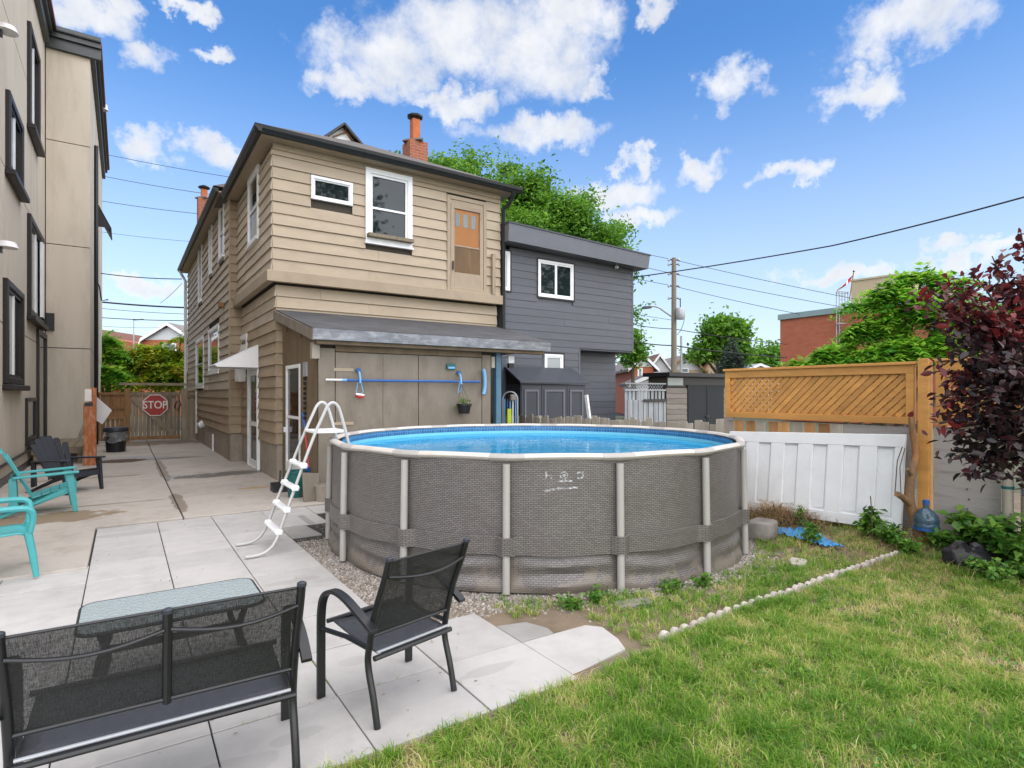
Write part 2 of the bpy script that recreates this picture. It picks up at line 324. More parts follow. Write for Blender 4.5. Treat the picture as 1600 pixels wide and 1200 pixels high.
def brickmat(name, c1, c2, mortar, sx=.21, sz=.075):
    m, nt, b, out = newmat(name)
    g = nt.nodes.new('ShaderNodeTexCoord'); sp = nt.nodes.new('ShaderNodeSeparateXYZ'); nt.links.new(g.outputs['Object'], sp.inputs[0])
    cb = nt.nodes.new('ShaderNodeCombineXYZ'); nt.links.new(mathn(nt, 'ADD', sp.outputs[0], sp.outputs[1]), cb.inputs[0]); nt.links.new(sp.outputs[2], cb.inputs[1])
    br = nt.nodes.new('ShaderNodeTexBrick'); br.inputs['Scale'].default_value = 1; br.inputs['Brick Width'].default_value = sx; br.inputs['Row Height'].default_value = sz; br.inputs['Mortar Size'].default_value = .008
    br.inputs['Color1'].default_value = rgba(c1); br.inputs['Color2'].default_value = rgba(c2); br.inputs['Mortar'].default_value = rgba(mortar)
    nt.links.new(cb.outputs[0], br.inputs['Vector'])
    n = nois(nt, g.outputs['Object'], .7, 6); c = mixc(nt, mathn(nt, 'MULTIPLY', n, .35), br.outputs[0], tuple(x * .5 for x in c1))
    nt.links.new(c, b.inputs['Base Color']); b.inputs['Roughness'].default_value = .85; bumpn(nt, b, br.outputs['Fac'], -.3, .01)
brickmat('brick', (.36, .105, .045), (.28, .075, .035), (.30, .22, .17)); brickmat('brick_far', (.46, .135, .065), (.38, .105, .05), (.29, .15, .10), .4, .14)

def wicker():
    m, nt, b, out = newmat('wicker')
    g = nt.nodes.new('ShaderNodeTexCoord'); sp = nt.nodes.new('ShaderNodeSeparateXYZ'); nt.links.new(g.outputs['Object'], sp.inputs[0])
    ang = mathn(nt, 'MULTIPLY', mathn(nt, 'ARCTAN2', sp.outputs[1], sp.outputs[0]), 2.55)
    cb = nt.nodes.new('ShaderNodeCombineXYZ'); nt.links.new(ang, cb.inputs[0]); nt.links.new(sp.outputs[2], cb.inputs[1])
    br = nt.nodes.new('ShaderNodeTexBrick'); br.inputs['Scale'].default_value = 1; br.inputs['Brick Width'].default_value = .044; br.inputs['Row Height'].default_value = .0165
    br.inputs['Mortar Size'].default_value = .0036; br.inputs['Mortar Smooth'].default_value = .5; br.inputs['Bias'].default_value = 0
    br.inputs['Color1'].default_value = (.198, .185, .174, 1); br.inputs['Color2'].default_value = (.135, .124, .115, 1); br.inputs['Mortar'].default_value = (.035, .03, .027, 1)
    nt.links.new(cb.outputs[0], br.inputs['Vector'])
    n = nois(nt, g.outputs['Object'], 1.3, 5); c = mixc(nt, mathn(nt, 'MULTIPLY', n, .5), br.outputs[0], (.10, .085, .075))
    mud = mathn(nt, 'MULTIPLY', mathn(nt, 'GREATER_THAN', mathn(nt, 'SUBTRACT', nois(nt, g.outputs['Object'], 5, 7, .7), mathn(nt, 'MULTIPLY', sp.outputs[2], .9)), .40), .45); c = mixc(nt, mud, c, (.20, .165, .12))
    nt.links.new(c, b.inputs['Base Color']); b.inputs['Roughness'].default_value = .42; b.inputs['Specular IOR Level'].default_value = .55
    bumpn(nt, b, br.outputs['Fac'], -.5, .006)
wicker()
def linermat():
    m, nt, b, out = newmat('liner')
    g = nt.nodes.new('ShaderNodeTexCoord'); sp = nt.nodes.new('ShaderNodeSeparateXYZ'); nt.links.new(g.outputs['Object'], sp.inputs[0])
    ang = mathn(nt, 'MULTIPLY', mathn(nt, 'ARCTAN2', sp.outputs[1], sp.outputs[0]), 2.5)
    cb = nt.nodes.new('ShaderNodeCombineXYZ'); nt.links.new(ang, cb.inputs[0]); nt.links.new(sp.outputs[2], cb.inputs[1])
    br = nt.nodes.new('ShaderNodeTexBrick'); br.inputs['Brick Width'].default_value = .05; br.inputs['Row Height'].default_value = .05; br.inputs['Scale'].default_value = 1; br.offset = 0
    br.inputs['Mortar Size'].default_value = .003; br.inputs['Color1'].default_value = (.008, .075, .20, 1); br.inputs['Color2'].default_value = (.02, .14, .30, 1); br.inputs['Mortar'].default_value = (.12, .28, .42, 1)
    nt.links.new(cb.outputs[0], br.inputs['Vector'])
    low = mixc(nt, nois(nt, cb.outputs[0], 5, 4), (.10, .42, .58), (.17, .52, .66))
    f = mathn(nt, 'GREATER_THAN', sp.outputs[2], 1.10); c = mixc(nt, f, low, br.outputs[0])
    nt.links.new(c, b.inputs['Base Color']); b.inputs['Roughness'].default_value = .35
linermat(); mat('liner_floor', (.01, .34, .80), .5, .25, 1.2, 8, .1)
def logomat():
    m, nt, b, out = newmat('faded_print'); b.inputs['Base Color'].default_value = (.62, .63, .64, 1); b.inputs['Roughness'].default_value = .6
    t = nt.nodes.new('ShaderNodeBsdfTransparent'); mx = nt.nodes.new('ShaderNodeMixShader'); n = nois(nt, coords(nt), 35, 4)
    mr = nt.nodes.new('ShaderNodeMapRange'); mr.inputs[1].default_value = .36; mr.inputs[2].default_value = .6; mr.inputs[3].default_value = .25; mr.inputs[4].default_value = .95; nt.links.new(n, mr.inputs[0])
    nt.links.new(mr.outputs[0], mx.inputs[0]); nt.links.new(b.outputs[0], mx.inputs[1]); nt.links.new(t.outputs[0], mx.inputs[2]); nt.links.new(mx.outputs[0], out.inputs[0])
logomat()
G3 = lambda *c: c
leafmat('grass', [(0, (.10, .24, .022)), (.28, (.20, .40, .035)), (.52, (.36, .50, .09)), (.75, (.60, .57, .20)), (1, (.80, .68, .40))], .55, .5)
leafmat('leaf_locust', [(0, (.03, .11, .012)), (.45, (.10, .26, .022)), (1, (.24, .44, .05))], .45)
leafmat('leaf_dark', [(0, (.012, .045, .010)), (.5, (.03, .09, .016)), (1, (.07, .15, .025))], .3)
leafmat('leaf_sumac', [(0, (.05, .20, .02)), (.5, (.16, .42, .035)), (1, (.40, .62, .07))], .55)
leafmat('leaf_yellow', [(0, (.09, .24, .02)), (.5, (.25, .42, .025)), (1, (.58, .50, .04))], .5)
leafmat('leaf_spruce', [(0, (.015, .03, .018)), (1, (.04, .065, .04))], .1)
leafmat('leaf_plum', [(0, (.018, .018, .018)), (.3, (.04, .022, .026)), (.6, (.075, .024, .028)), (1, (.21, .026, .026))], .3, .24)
leafmat('leaf_weed', [(0, (.04, .13, .02)), (.5, (.10, .25, .03)), (1, (.20, .36, .05))], .35)
leafmat('gravel_stone', [(0, (.10, .085, .07)), (.4, (.22, .195, .165)), (.75, (.36, .33, .30)), (1, (.55, .53, .50))], .0, .9)
leafmat('dry_stem', [(0, (.13, .08, .035)), (1, (.34, .23, .11))], .0, .9)

# ------------------------------------------------------------------ geometry helpers
OFF = {}
def setp(o, label=None, cat=None, group=None, kind=None):
    if label: o['label'] = label
    if cat: o['category'] = cat
    if group: o['group'] = group
    if kind: o['kind'] = kind
    return o
def thing(name, label, cat, loc=(0, 0, 0), group=None):
    o = bpy.data.objects.new(name, None); COL.objects.link(o); o.location = loc; o.empty_display_size = .1
    OFF[o.name] = Vector(loc); return setp(o, label, cat, group)
class MB:
    def __init__(s): s.v = []; s.f = []
    def add(s, vs, fs):
        k = len(s.v); s.v += [tuple(p) for p in vs]; s.f += [tuple(i + k for i in f) for f in fs]; return s
    def box(s, a, b):
        x0, y0, z0 = [min(p, q) for p, q in zip(a, b)]; x1, y1, z1 = [max(p, q) for p, q in zip(a, b)]
        return s.add([(x0, y0, z0), (x1, y0, z0), (x1, y1, z0), (x0, y1, z0), (x0, y0, z1), (x1, y0, z1), (x1, y1, z1), (x0, y1, z1)],
                     [(0, 3, 2, 1), (4, 5, 6, 7), (0, 1, 5, 4), (1, 2, 6, 5), (2, 3, 7, 6), (3, 0, 4, 7)])
    def hexa(s, p):   # 8 points, bottom ring then top ring
        return s.add(p, [(0, 3, 2, 1), (4, 5, 6, 7), (0, 1, 5, 4), (1, 2, 6, 5), (2, 3, 7, 6), (3, 0, 4, 7)])
    def beam(s, p0, p1, w, h, up=(0, 0, 1)):
        p0 = Vector(p0); p1 = Vector(p1); d = (p1 - p0).normalized(); u = Vector(up)
        if abs(d.dot(u)) > .98: u = Vector((0, 1, 0))
        a = d.cross(u).normalized() * w / 2; b = a.cross(d).normalized() * h / 2
        return s.hexa([p0 - a - b, p0 + a - b, p1 + a - b, p1 - a - b, p0 - a + b, p0 + a + b, p1 + a + b, p1 - a + b])
    def tube(s, pts, r, n=8, closed=False, flat=None, up=(0, 0, 1), caps=True):
        pts = [Vector(p) for p in pts]; m = len(pts); rs = r if isinstance(r, (list, tuple)) else [r] * m
        fl = flat if flat else 1.0; rings = []; prev = None
        for i, p in enumerate(pts):
            if closed: d = pts[(i + 1) % m] - pts[i - 1]
            else: d = pts[min(i + 1, m - 1)] - pts[max(i - 1, 0)]
            d.normalize()
            if prev is None:
                u = Vector(up)
                if abs(d.dot(u)) > .95: u = Vector((1, 0, 0)) if abs(d.x) < .9 else Vector((0, 1, 0))
                a = d.cross(u).normalized()
            else:
                a = prev - d * prev.dot(d); a.normalize()
            prev = a; b = a.cross(d)
            rings.append([p + a * (math.cos(t) * rs[i]) + b * (math.sin(t) * rs[i] * fl) for t in [2 * math.pi * k / n for k in range(n)]])
        vs = [q for rg in rings for q in rg]; fs = []
        for i in range(m if closed else m - 1):
            j = (i + 1) % m
            for k in range(n): fs.append((i * n + k, i * n + (k + 1) % n, j * n + (k + 1) % n, j * n + k))
        if caps and not closed: fs += [tuple(range(n))[::-1], tuple((m - 1) * n + k for k in range(n))]
        return s.add(vs, fs)
    def lathe(s, prof, c=(0, 0, 0), n=20):
        c = Vector(c); vs = []; fs = []; m = len(prof)
        for (r, z) in prof:
            for k in range(n): t = 2 * math.pi * k / n; vs.append((c.x + r * math.cos(t), c.y + r * math.sin(t), c.z + z))
        for i in range(m - 1):
            for k in range(n): fs.append((i * n + k, i * n + (k + 1) % n, (i + 1) * n + (k + 1) % n, (i + 1) * n + k))
        if prof[0][0] > 1e-4: fs.append(tuple(range(n))[::-1])
        if prof[-1][0] > 1e-4: fs.append(tuple((m - 1) * n + k for k in range(n)))
        return s.add(vs, fs)
    def prism(s, pts, vec):
        pts = [Vector(p) for p in pts]; n = len(pts); vec = Vector(vec)
        vs = pts + [p + vec for p in pts]
        return s.add(vs, [tuple(range(n))[::-1], tuple(range(n, 2 * n))] + [(k, (k + 1) % n, n + (k + 1) % n, n + k) for k in range(n)])
    def grid(s, fn, nu, nv, thick=None):
        vs = [fn(i / nu, j / nv) for j in range(nv + 1) for i in range(nu + 1)]; w = nu + 1
        fs = [(j * w + i, j * w + i + 1, (j + 1) * w + i + 1, (j + 1) * w + i) for j in range(nv) for i in range(nu)]
        return s.add(vs, fs)
    def build(s, name, m, parent=None, smooth=False, bevel=0, solid=0, local=False, label=None):
        me = bpy.data.meshes.new(name); off = Vector((0, 0, 0))
        if parent is not None and not local: off = OFF.get(parent.name, off)
        me.from_pydata([(p[0] - off.x, p[1] - off.y, p[2] - off.z) for p in s.v], [], s.f); me.materials.append(MATS[m])
        if smooth:
            me.polygons.foreach_set('use_smooth', [True] * len(me.polygons)); me.set_sharp_from_angle(angle=R(40))
        o = bpy.data.objects.new(name, me); COL.objects.link(o)
        if parent is not None: o.parent = parent; OFF[o.name] = off
        if solid: md = o.modifiers.new('solid', 'SOLIDIFY'); md.thickness = solid; md.offset = 0
        if bevel:
            md = o.modifiers.new('bevel', 'BEVEL'); md.width = bevel; md.segments = 2; md.limit_method = 'ANGLE'
        if label: o['label'] = label
        return o
def mesh_np(name, V, F, m, tint=None, parent=None, smooth=False):
    V = np.asarray(V, dtype=np.float32); F = np.asarray(F, dtype=np.int32); k = F.shape[1]
    if parent is not None: V = V - np.array(OFF.get(parent.name, Vector((0, 0, 0))), dtype=np.float32)
    me = bpy.data.meshes.new(name); me.vertices.add(len(V)); me.vertices.foreach_set('co', V.ravel())
    me.loops.add(F.size); me.loops.foreach_set('vertex_index', F.ravel())
    me.polygons.add(len(F)); me.polygons.foreach_set('loop_start', np.arange(0, F.size, k, dtype=np.int32))
    me.update(calc_edges=True)
    if tint is not None:
        a = me.attributes.new('tint', 'FLOAT', 'POINT'); a.data.foreach_set('value', np.asarray(tint, dtype=np.float32))
    if smooth: me.polygons.foreach_set('use_smooth', np.ones(len(F), dtype=bool))
    me.materials.append(MATS[m]); o = bpy.data.objects.new(name, me); COL.objects.link(o)
    if parent is not None: o.parent = parent; OFF[o.name] = OFF.get(parent.name, Vector((0, 0, 0)))
    return o
def copy_tree(o, parent=None):
    c = o.copy(); COL.objects.link(c); c.parent = parent
    for ch in list(o.children): copy_tree(ch, c)
    return c
class Wall:
    """a = metres along the wall, n = metres out of it, z = height"""
    def __init__(s, o, a, n): s.o = Vector((o[0], o[1], 0)); s.a = Vector((a[0], a[1], 0)); s.n = Vector((n[0], n[1], 0))
    def p(s, a, n, z): return s.o + s.a * a + s.n * n + Vector((0, 0, z))
def wbox(mb, w, a0, a1, n0, n1, z0, z1):
    return mb.hexa([w.p(a0, n0, z0), w.p(a1, n0, z0), w.p(a1, n1, z0), w.p(a0, n1, z0), w.p(a0, n0, z1), w.p(a1, n0, z1), w.p(a1, n1, z1), w.p(a0, n1, z1)])
def wring(mb, w, a0, a1, z0, z1, t, n0, n1, tb=None):
    tb = tb or t
    wbox(mb, w, a0, a0 + t, n0, n1, z0, z1); wbox(mb, w, a1 - t, a1, n0, n1, z0, z1)
    wbox(mb, w, a0 + t, a1 - t, n0, n1, z1 - t, z1); wbox(mb, w, a0 + t, a1 - t, n0, n1, z0, z0 + tb); return mb
def clad(parent, w, a0, a1, z0, z1, row, openings, m, t=.028, m_low=None, z_low=0):
    z = z0; k = 0
    while z < z1 - .03:
        zt = min(z + row, z1); segs = [(a0, a1)]
        for (b0, b1, y0, y1) in openings:
            if y1 <= z + .02 or y0 >= zt - .02: continue
            ns = []
            for (s0, s1) in segs:
                if b0 > s0: ns.append((s0, min(s1, b0)))
                if b1 < s1: ns.append((max(s0, b1), s1))
            segs = [q for q in ns if q[1] - q[0] > .03]
        js = []
        for (s0, s1) in segs:
            if s1 - s0 > 3.0 and random.random() < .75: q = random.uniform(s0 + .8, s1 - .8); js += [(s0, q - .002), (q + .002, s1)]
            else: js.append((s0, s1))
        for (s0, s1) in js:
            mb = MB(); tw = t * random.uniform(.85, 1.2); sag = random.uniform(-.004, .004); g = .006
            mb.hexa([w.p(s0, 0, z + g), w.p(s1, 0, z + g + sag), w.p(s1, tw, z + g + sag), w.p(s0, tw, z + g), w.p(s0, 0, zt), w.p(s1, 0, zt), w.p(s1, .006, zt), w.p(s0, .006, zt)])
            mb.build('siding_plank', (m_low if (m_low and zt <= z_low) else m), parent)
        z = zt; k += 1
def window(parent, w, a0, a1, z0, z1, fr=.07, n1=.05, m='white_paint', pane='pane_dark', split=None, sill=True, sash=.04, label=None):
    f = wring(MB(), w, a0, a1, z0, z1, fr, -.01, n1).build('window', m, parent, bevel=.004, label=label)
    i0, i1, j0, j1 = a0 + fr, a1 - fr, z0 + fr, z1 - fr
    mb = MB(); wring(mb, w, i0, i1, j0, j1, sash, -.008, n1 * .55)
    if split == 'h': zc = j0 + (j1 - j0) * .47; wbox(mb, w, i0 + sash, i1 - sash, -.007, n1 * .6, zc - .022, zc + .022)
    if split == 'v': ac = (i0 + i1) / 2; wbox(mb, w, ac - .035, ac + .035, -.007, n1 * .6, j0 + sash, j1 - sash)
    mb.build('sash', m, f)
    wbox(MB(), w, i0 + sash * .5, i1 - sash * .5, -.009, .004, j0 + sash * .5, j1 - sash * .5).build('pane', pane, f)
    if sill: wbox(MB(), w, a0 - .02, a1 + .02, -.01, n1 + .03, z0 - .035, z0 - .002).build('sill', m, f)
    return f
def text_mesh(name, body, size, m, parent, mw, extrude=.002):
    cu = bpy.data.curves.new(name, 'FONT'); cu.body = body; cu.size = size; cu.extrude = extrude; cu.align_x = 'CENTER'; cu.align_y = 'CENTER'; cu.offset = .012 * size
    o = bpy.data.objects.new(name + '_tmp', cu); COL.objects.link(o); dg = bpy.context.evaluated_depsgraph_get()
    me = bpy.data.meshes.new_from_object(o.evaluated_get(dg)); bpy.data.objects.remove(o)
    off = OFF.get(parent.name, Vector((0, 0, 0))); me.transform(Matrix.Translation(-off) @ mw); me.materials.clear(); me.materials.append(MATS[m])
    t = bpy.data.objects.new(name, me); COL.objects.link(t); t.parent = parent; return t

# ------------------------------------------------------------------ ground
def struct(o): o['kind'] = 'structure'; return o
gm = MB(); gm.grid(lambda i, j: ((i - .5) * 1600, (j - .5) * 1600, -.06), 8, 8); struct(gm.build('ground', 'far_ground'))
def soil_z(u, v):
    h = .004 + .02 * mnoise.noise((u * 1.3, v * 1.3, 0)) + .008 * mnoise.noise((u * 5, v * 5, 3))
    t = max(0, min(1, (u - 6.9) / .9)); h += .16 * t * t * max(0, min(1, (4.6 - v) / 1.6))
    if v > 2.8 and u < 3.1: h = min(h, -.012)
    return h
sm = MB(); sm.grid(lambda i, j: (.0 + i * 12, -3 + j * 14, soil_z(i * 12, -3 + j * 14) - .012), 160, 180)
struct(sm.build('garden_soil', 'soil', smooth=True))
dv = thing('driveway', None, None, (0, 0, 0)); dv['kind'] = 'structure'
vj = [9.2, 11.0, 12.8, 14.47, 16.1, 17.8, 19.6, 21.5, 24.4, 27.0, 31.0]
for (u0, u1) in ((-3.6, .69), (.69, 3.3)):
    for a, b in zip(vj[:-1], vj[1:]):
        m_ = MB(); m_.box((u0 + .008, a + .008, -.08), (u1 - .008, b - .008, .022 + random.uniform(-.004, .004)))
        m_.build('concrete_slab', 'slab', dv, bevel=.012)
m_ = MB(); m_.box((-3.6, 7.13, -.08), (-.305, 9.185, .02)); m_.build('concrete_slab', 'slab', dv, bevel=.012)
jb = MB(); jb.box((-3.7, 7.1, -.1), (3.3, 31, -.015)); jb.build('joint_bed', 'paver_line', dv)
pt = thing('patio', None, None, (0, 0, 0)); pt['kind'] = 'structure'
us = [-3.56, -2.905, -2.25, -1.6, -.945, -.29, .375, 1.025, 1.68, 2.32]
vs_ = [1.35, 2.01, 2.665, 3.32, 3.97, 4.63, 5.29, 5.94, 6.6, 7.25, 7.9, 8.56, 9.18]
for a, b in zip(us[:-1], us[1:]):
    for c, d in zip(vs_[:-1], vs_[1:]):
        if b < -.28 and c > 7.0: continue
        if a > 1.6 and c > 3.9 and c < 7.8: continue
        if c < 2.6 and a > .3: continue
        dz = random.uniform(-.003, .003); dz2 = random.uniform(-.003, .003); g = .004
        x0, x1, y0, y1 = a + g, b - g, c + g, d - g
        if c < 2.6 < d: y0 = c + g
        if y0 < 2.7 < y1 and a > .3: y0 = 2.70
        m_ = MB(); m_.hexa([(x0, y0, -.07), (x1, y0, -.07), (x1, y1, -.07), (x0, y1, -.07), (x0, y0, dz), (x1, y0, dz2), (x1, y1, dz2), (x0, y1, dz)])
        m_.build('paver', 'paver', pt, bevel=.004)
for (poly, mm) in (([(2.325, 2.76), (2.86, 2.84), (2.93, 2.98), (2.98, 3.2), (2.90, 3.30), (2.6, 3.31), (2.325, 3.315)], 'paver'), ([(2.325, 3.325), (2.61, 3.32), (2.63, 3.42), (2.56, 3.6), (2.325, 3.66)], 'concrete_paver_dark'),
                   ([(1.685, 7.26), (2.05, 7.26), (2.0, 7.88), (1.685, 7.88)], 'concrete_paver_dark'), ([(1.685, 7.905), (2.15, 7.905), (2.15, 8.55), (1.685, 8.55)], 'concrete_paver_dark'), ([(1.685, 8.57), (2.32, 8.57), (2.32, 9.17), (1.685, 9.17)], 'paver'), ([(2.33, 8.57), (3.1, 8.57), (3.1, 9.17), (2.33, 9.17)], 'paver')):
    m_ = MB(); m_.prism([(x, y, -.06) for x, y in poly], (0, 0, .058)); m_.build('paver', mm, pt, bevel=.006)
pb = MB(); pb.box((-3.6, 1.35, -.12), (2.32, 3.95, -.02)); pb.box((-3.6, 3.95, -.12), (1.67, 9.19, -.02)); pb.build('paver_bed', 'paver_line', pt)
# leaf litter caught in the yard drain
dr = MB(); N_ = 40
dr.add([(-.05, 17.8, .034)] + [(-.05 + (.52 + random.uniform(-.05, .05)) * math.cos(6.2832 * k / N_), 17.8 + (.42 + random.uniform(-.05, .05)) * math.sin(6.2832 * k / N_), .029) for k in range(N_)], [(0, k + 1, (k + 1) % N_ + 1) for k in range(N_)])
drt = dr.build('drain_cover', 'drain'); setp(drt, 'round brown leaf-filled drain in the concrete driveway before the gate', 'drain')
m_ = MB(); m_.box((-60, 34, -.05), (80, 44, -.035)); struct(m_.build('street', 'street_asphalt'))

# ------------------------------------------------------------------ beige house
HO = thing('beige_house', 'two-storey tan clapboard house with dark gutters and brick chimneys behind the pool', 'house', (5, 14, 0))
wf = Wall((0, 12.0), (1, 0), (0, -1))        # upper rear face
wfl = Wall((0, 12.13), (1, 0), (0, -1))      # ground floor face
wsn = Wall((2.42, 0), (0, 1), (-1, 0))       # upper side, near wing
wsl = Wall((2.52, 0), (0, 1), (-1, 0))       # ground floor side, near wing
wsr = Wall((2.24, 0), (0, 1), (-1, 0))       # far wing side
wj = Wall((0, 16.15), (1, 0), (0, -1))       # little return between the wings
FND, TRB, TRT, SOF, SOFR = .73, 3.95, 4.17, 6.68, 6.86
c = MB(); c.box((2.54, 12.15, 0), (7.70, 16.4, 4.0)); c.box((2.44, 12.02, 4.0), (7.72, 16.4, SOF)); c.box((2.26, 16.17, 0), (7.72, 27.7, SOFR)); c.build('wall', 'wall_core', HO)
fd = MB(); fd.box((2.53, 12.14, -.05), (7.71, 16.2, FND)); fd.box((2.25, 16.16, -.05), (7.71, 27.71, FND - .01)); fd.build('foundation', 'foundation', HO)
def wz(x, y, plane_v): u = onv(x, plane_v); return u, hgt(y, u, plane_v)
# openings, rear face
sw = (3.15, 4.01, hgt(311, 3.15, 12), hgt(274, 3.15, 12)); bw = (4.29, 5.37, hgt(378, 4.29, 12), hgt(261.5, 4.29, 12)); ud = (6.25, 7.33, TRT, hgt(304, 6.25, 12))
clad(HO, wf, 2.42, 7.74, TRT, SOF - .12, .228, [sw, bw, (ud[0], ud[1], TRT - .1, ud[3])], 'siding', .034)
clad(HO, wfl, 2.52, 7.72, FND, TRB, .228, [(2.66, 7.72, 0, 2.6)], 'siding', .034, 'siding_weathered_shaded', 2.9)
tb = MB(); wbox(tb, wf, 2.30, 7.80, -.02, .10, TRB, TRT); tb.build('trim_board', 'trim_tan', HO, bevel=.01)
tb = MB(); wbox(tb, wsn, 12.0, 16.12, -.02, .12, TRB - .002, TRT - .003); tb.build('trim_board', 'trim_tan', HO, bevel=.01)
tb = MB(); wbox(tb, wf, 2.42, 7.74, -.01, .035, SOF - .12, SOF - .001); tb.build('trim_board', 'trim_tan', HO)
window(HO, wf, *sw, fr=.06, n1=.06, sash=.025, sill=False); w_ = window(HO, wf, *bw, fr=.11, n1=.06, split='h', sash=.05)
m_ = MB(); wbox(m_, wf, bw[0] + .02, bw[1] - .02, .06, .20, bw[2] + .10, bw[2] + .17); m_.build('window_box', 'old_wood', w_)
# upper door: storm door over an orange wooden door
cs = wring(MB(), wf, ud[0], ud[1], TRT + .002, ud[3], .09, -.01, .05).build('door_casing', 'trim_tan', HO, bevel=.005)
a0, a1, z0, z1 = ud[0] + .10, ud[1] - .10, TRT + .04, ud[3] - .20
wbox(MB(), wf, ud[0] + .09, ud[1] - .09, -.008, .03, z1, ud[3] - .09).build('transom_panel', 'trim_tan', cs)
sdr = wring(MB(), wf, a0, a1, z0, z1, .09, .0, .045, tb=.40).build('door', 'trim_tan', HO, bevel=.004)
zm = z0 + .40
wbox(MB(), wf, a0 + .08, a1 - .08, -.009, .004, zm - .02, z1 - .07).build('inner_door', 'door_wood', sdr)
for k in range(3):
    aa = a0 + .13 + k * .215; wbox(MB(), wf, aa, aa + .12, .002, .010, z1 - .50 - .0 * k, z1 - .18).build('pane', 'pane_pale', sdr)
wbox(MB(), wf, a0 + .085, a1 - .085, .018, .022, zm - .005, z1 - .085).build('pane', 'clear_glass', sdr)
wbox(MB(), wf, a0 + .085, a1 - .085, .022, .030, zm + .62, zm + .65).build('mid_rail', 'trim_tan', sdr)
wbox(MB(), wf, a0 + .085, a1 - .085, .008, .014, zm - .0, zm + .61).build('reflection_panel', 'brown_wood', sdr)  # brown panel paints the warm reflection in the lower glass
wbox(MB(), wf, a0 + .03, a0 + .055, .045, .09, zm + .05, zm + .25).build('handle', 'dark_metal', sdr)
m_ = MB(); wbox(m_, wf, 7.46, 7.54, .03, .11, TRT, TRT + 1.0); m_.build('short_post', 'old_wood', HO)
# side faces
def pxw(u, x0, x1, yt, yb, left=True):
    b, a = onu(x0, u), onu(x1, u); return (a, b, hgt(yb, u, b), hgt(yt, u, b))
n1_ = pxw(2.42, 390, 406, 283, 389)
clad(HO, wsn, 12.0, 16.13, TRT, SOF - .08, .228, [n1_], 'siding_side', .038); window(HO, wsn, *n1_, fr=.09, n1=.05, split='h')
low = [(12.4 + 1.35, 15.2, 0, 2.45)]
sm_ = pxw(2.52, 377, 388, 526, 549); dr_ = (13.86, 15.12, .03, 2.38)
clad(HO, wsl, 12.13, 16.13, FND, TRB, .228, [sm_, dr_], 'siding_side', .038, 'siding_weathered_shaded', 3.4)
window(HO, wsl, *sm_, fr=.1, n1=.05)
dc = wring(MB(), wsl, dr_[0], dr_[1], dr_[2], dr_[3], .09, -.01, .05, tb=.03).build('door_casing', 'white_paint', HO)
dd = wring(MB(), wsl, dr_[0] + .10, dr_[1] - .10, .05, dr_[3] - .1, .11, -.008, .03, tb=.16).build('door', 'white_paint', HO)
wbox(MB(), wsl, dr_[0] + .19, dr_[1] - .19, -.009, .01, .19, dr_[3] - .2).build('pane', 'pane_dark', dd); wbox(MB(), wsl, dr_[0] + .21, dr_[1] - .21, .01, .028, 1.0, 1.1).build('mid_rail', 'white_paint', dd)
mbx = pxw(2.52, 379, 388, 576, 597); wbox(MB(), wsl, mbx[0] + .12, mbx[1] - .1, .03, .20, mbx[2], mbx[3]).build('meter_box', 'white_plastic', HO, bevel=.02)
op = [pxw(2.24, 344, 352, 327, 410), pxw(2.24, 328.5, 333, 352, 432), pxw(2.24, 311.5, 317, 385, 476), pxw(2.24, 307.5, 320, 533, 606), pxw(2.24, 327.5, 344, 517, 585), pxw(2.24, 292, 294.5, 540, 580)]
clad(HO, wsr, 16.15, 27.72, FND - .01, SOFR - .08, .228, op, 'siding_side', .038, 'siding_weathered_shaded', 2.0)
for k, o_ in enumerate(op): window(HO, wsr, *o_, fr=.11, n1=.05, split='h' if k in (0, 3) else None)
clad(HO, wj, 2.24, 2.53, FND, SOF, .228, [], 'siding_weathered_shaded', .028, None)
cb = MB(); cb.box((2.205, 16.112, FND), (2.245, 16.152, SOFR)); cb.build('corner_board', 'trim_tan', HO)
# eaves
def eave(u0, u1, v0, v1, zs, name='soffit'):
    MB().box((u0 + .02, v0 + .02, zs), (u1 - .02, v1, zs + .03)).build(name, 'trim_tan', HO)
eave(2.14, 8.02, 11.68, 16.2, SOF); eave(1.97, 8.0, 16.21, 28.0, SOFR)
def gutter(p0, p1, out, name='gutter'):
    p0 = Vector(p0); p1 = Vector(p1); o_ = Vector(out); mb = MB(); prof = [(0, 0), (.06, 0), (.085, .035), (.115, .07), (.125, .135), (.11, .135), (.10, .09), (.0, .09)]
    pts0 = [p0 + o_ * a + Vector((0, 0, b)) for a, b in prof]; mb.prism(pts0, p1 - p0); mb.build(name, 'gutter', HO)
gutter((2.02, 11.69, SOF - .0), (8.14, 11.69, SOF), (0, -1, 0)); gutter((2.15, 11.57, SOF + .002), (2.15, 16.2, SOF + .002), (-1, 0, 0)); gutter((1.985, 16.2, SOFR), (1.985, 28.0, SOFR), (-1, 0, 0))
def dsp(pts, m, r=.045, name='downspout'): MB().tube(pts, r, 8).build(name, m, HO, smooth=True)
dsp([(7.9, 11.62, SOF + .02), (7.9, 11.7, SOF - .15), (7.80, 11.93, SOF - .38), (7.80, 11.93, 2.9)], 'gutter', .05)
dsp([(1.93, 27.6, SOFR + .02), (2.0, 27.6, SOFR - .15), (2.13, 27.55, SOFR - .4), (2.13, 27.55, .2)], 'white_paint', .055)
m_ = MB(); m_.tube([(2.20, 23.9, 1.9), (2.20, 23.9, .3)], .035, 8); m_.build('vent_pipe', 'white_paint', HO, smooth=True)
m_ = MB(); m_.tube([(2.18, 19.0, .55), (2.18, 19.0, .05)], .03, 8); m_.build('vent_pipe', 'white_paint', HO, smooth=True)
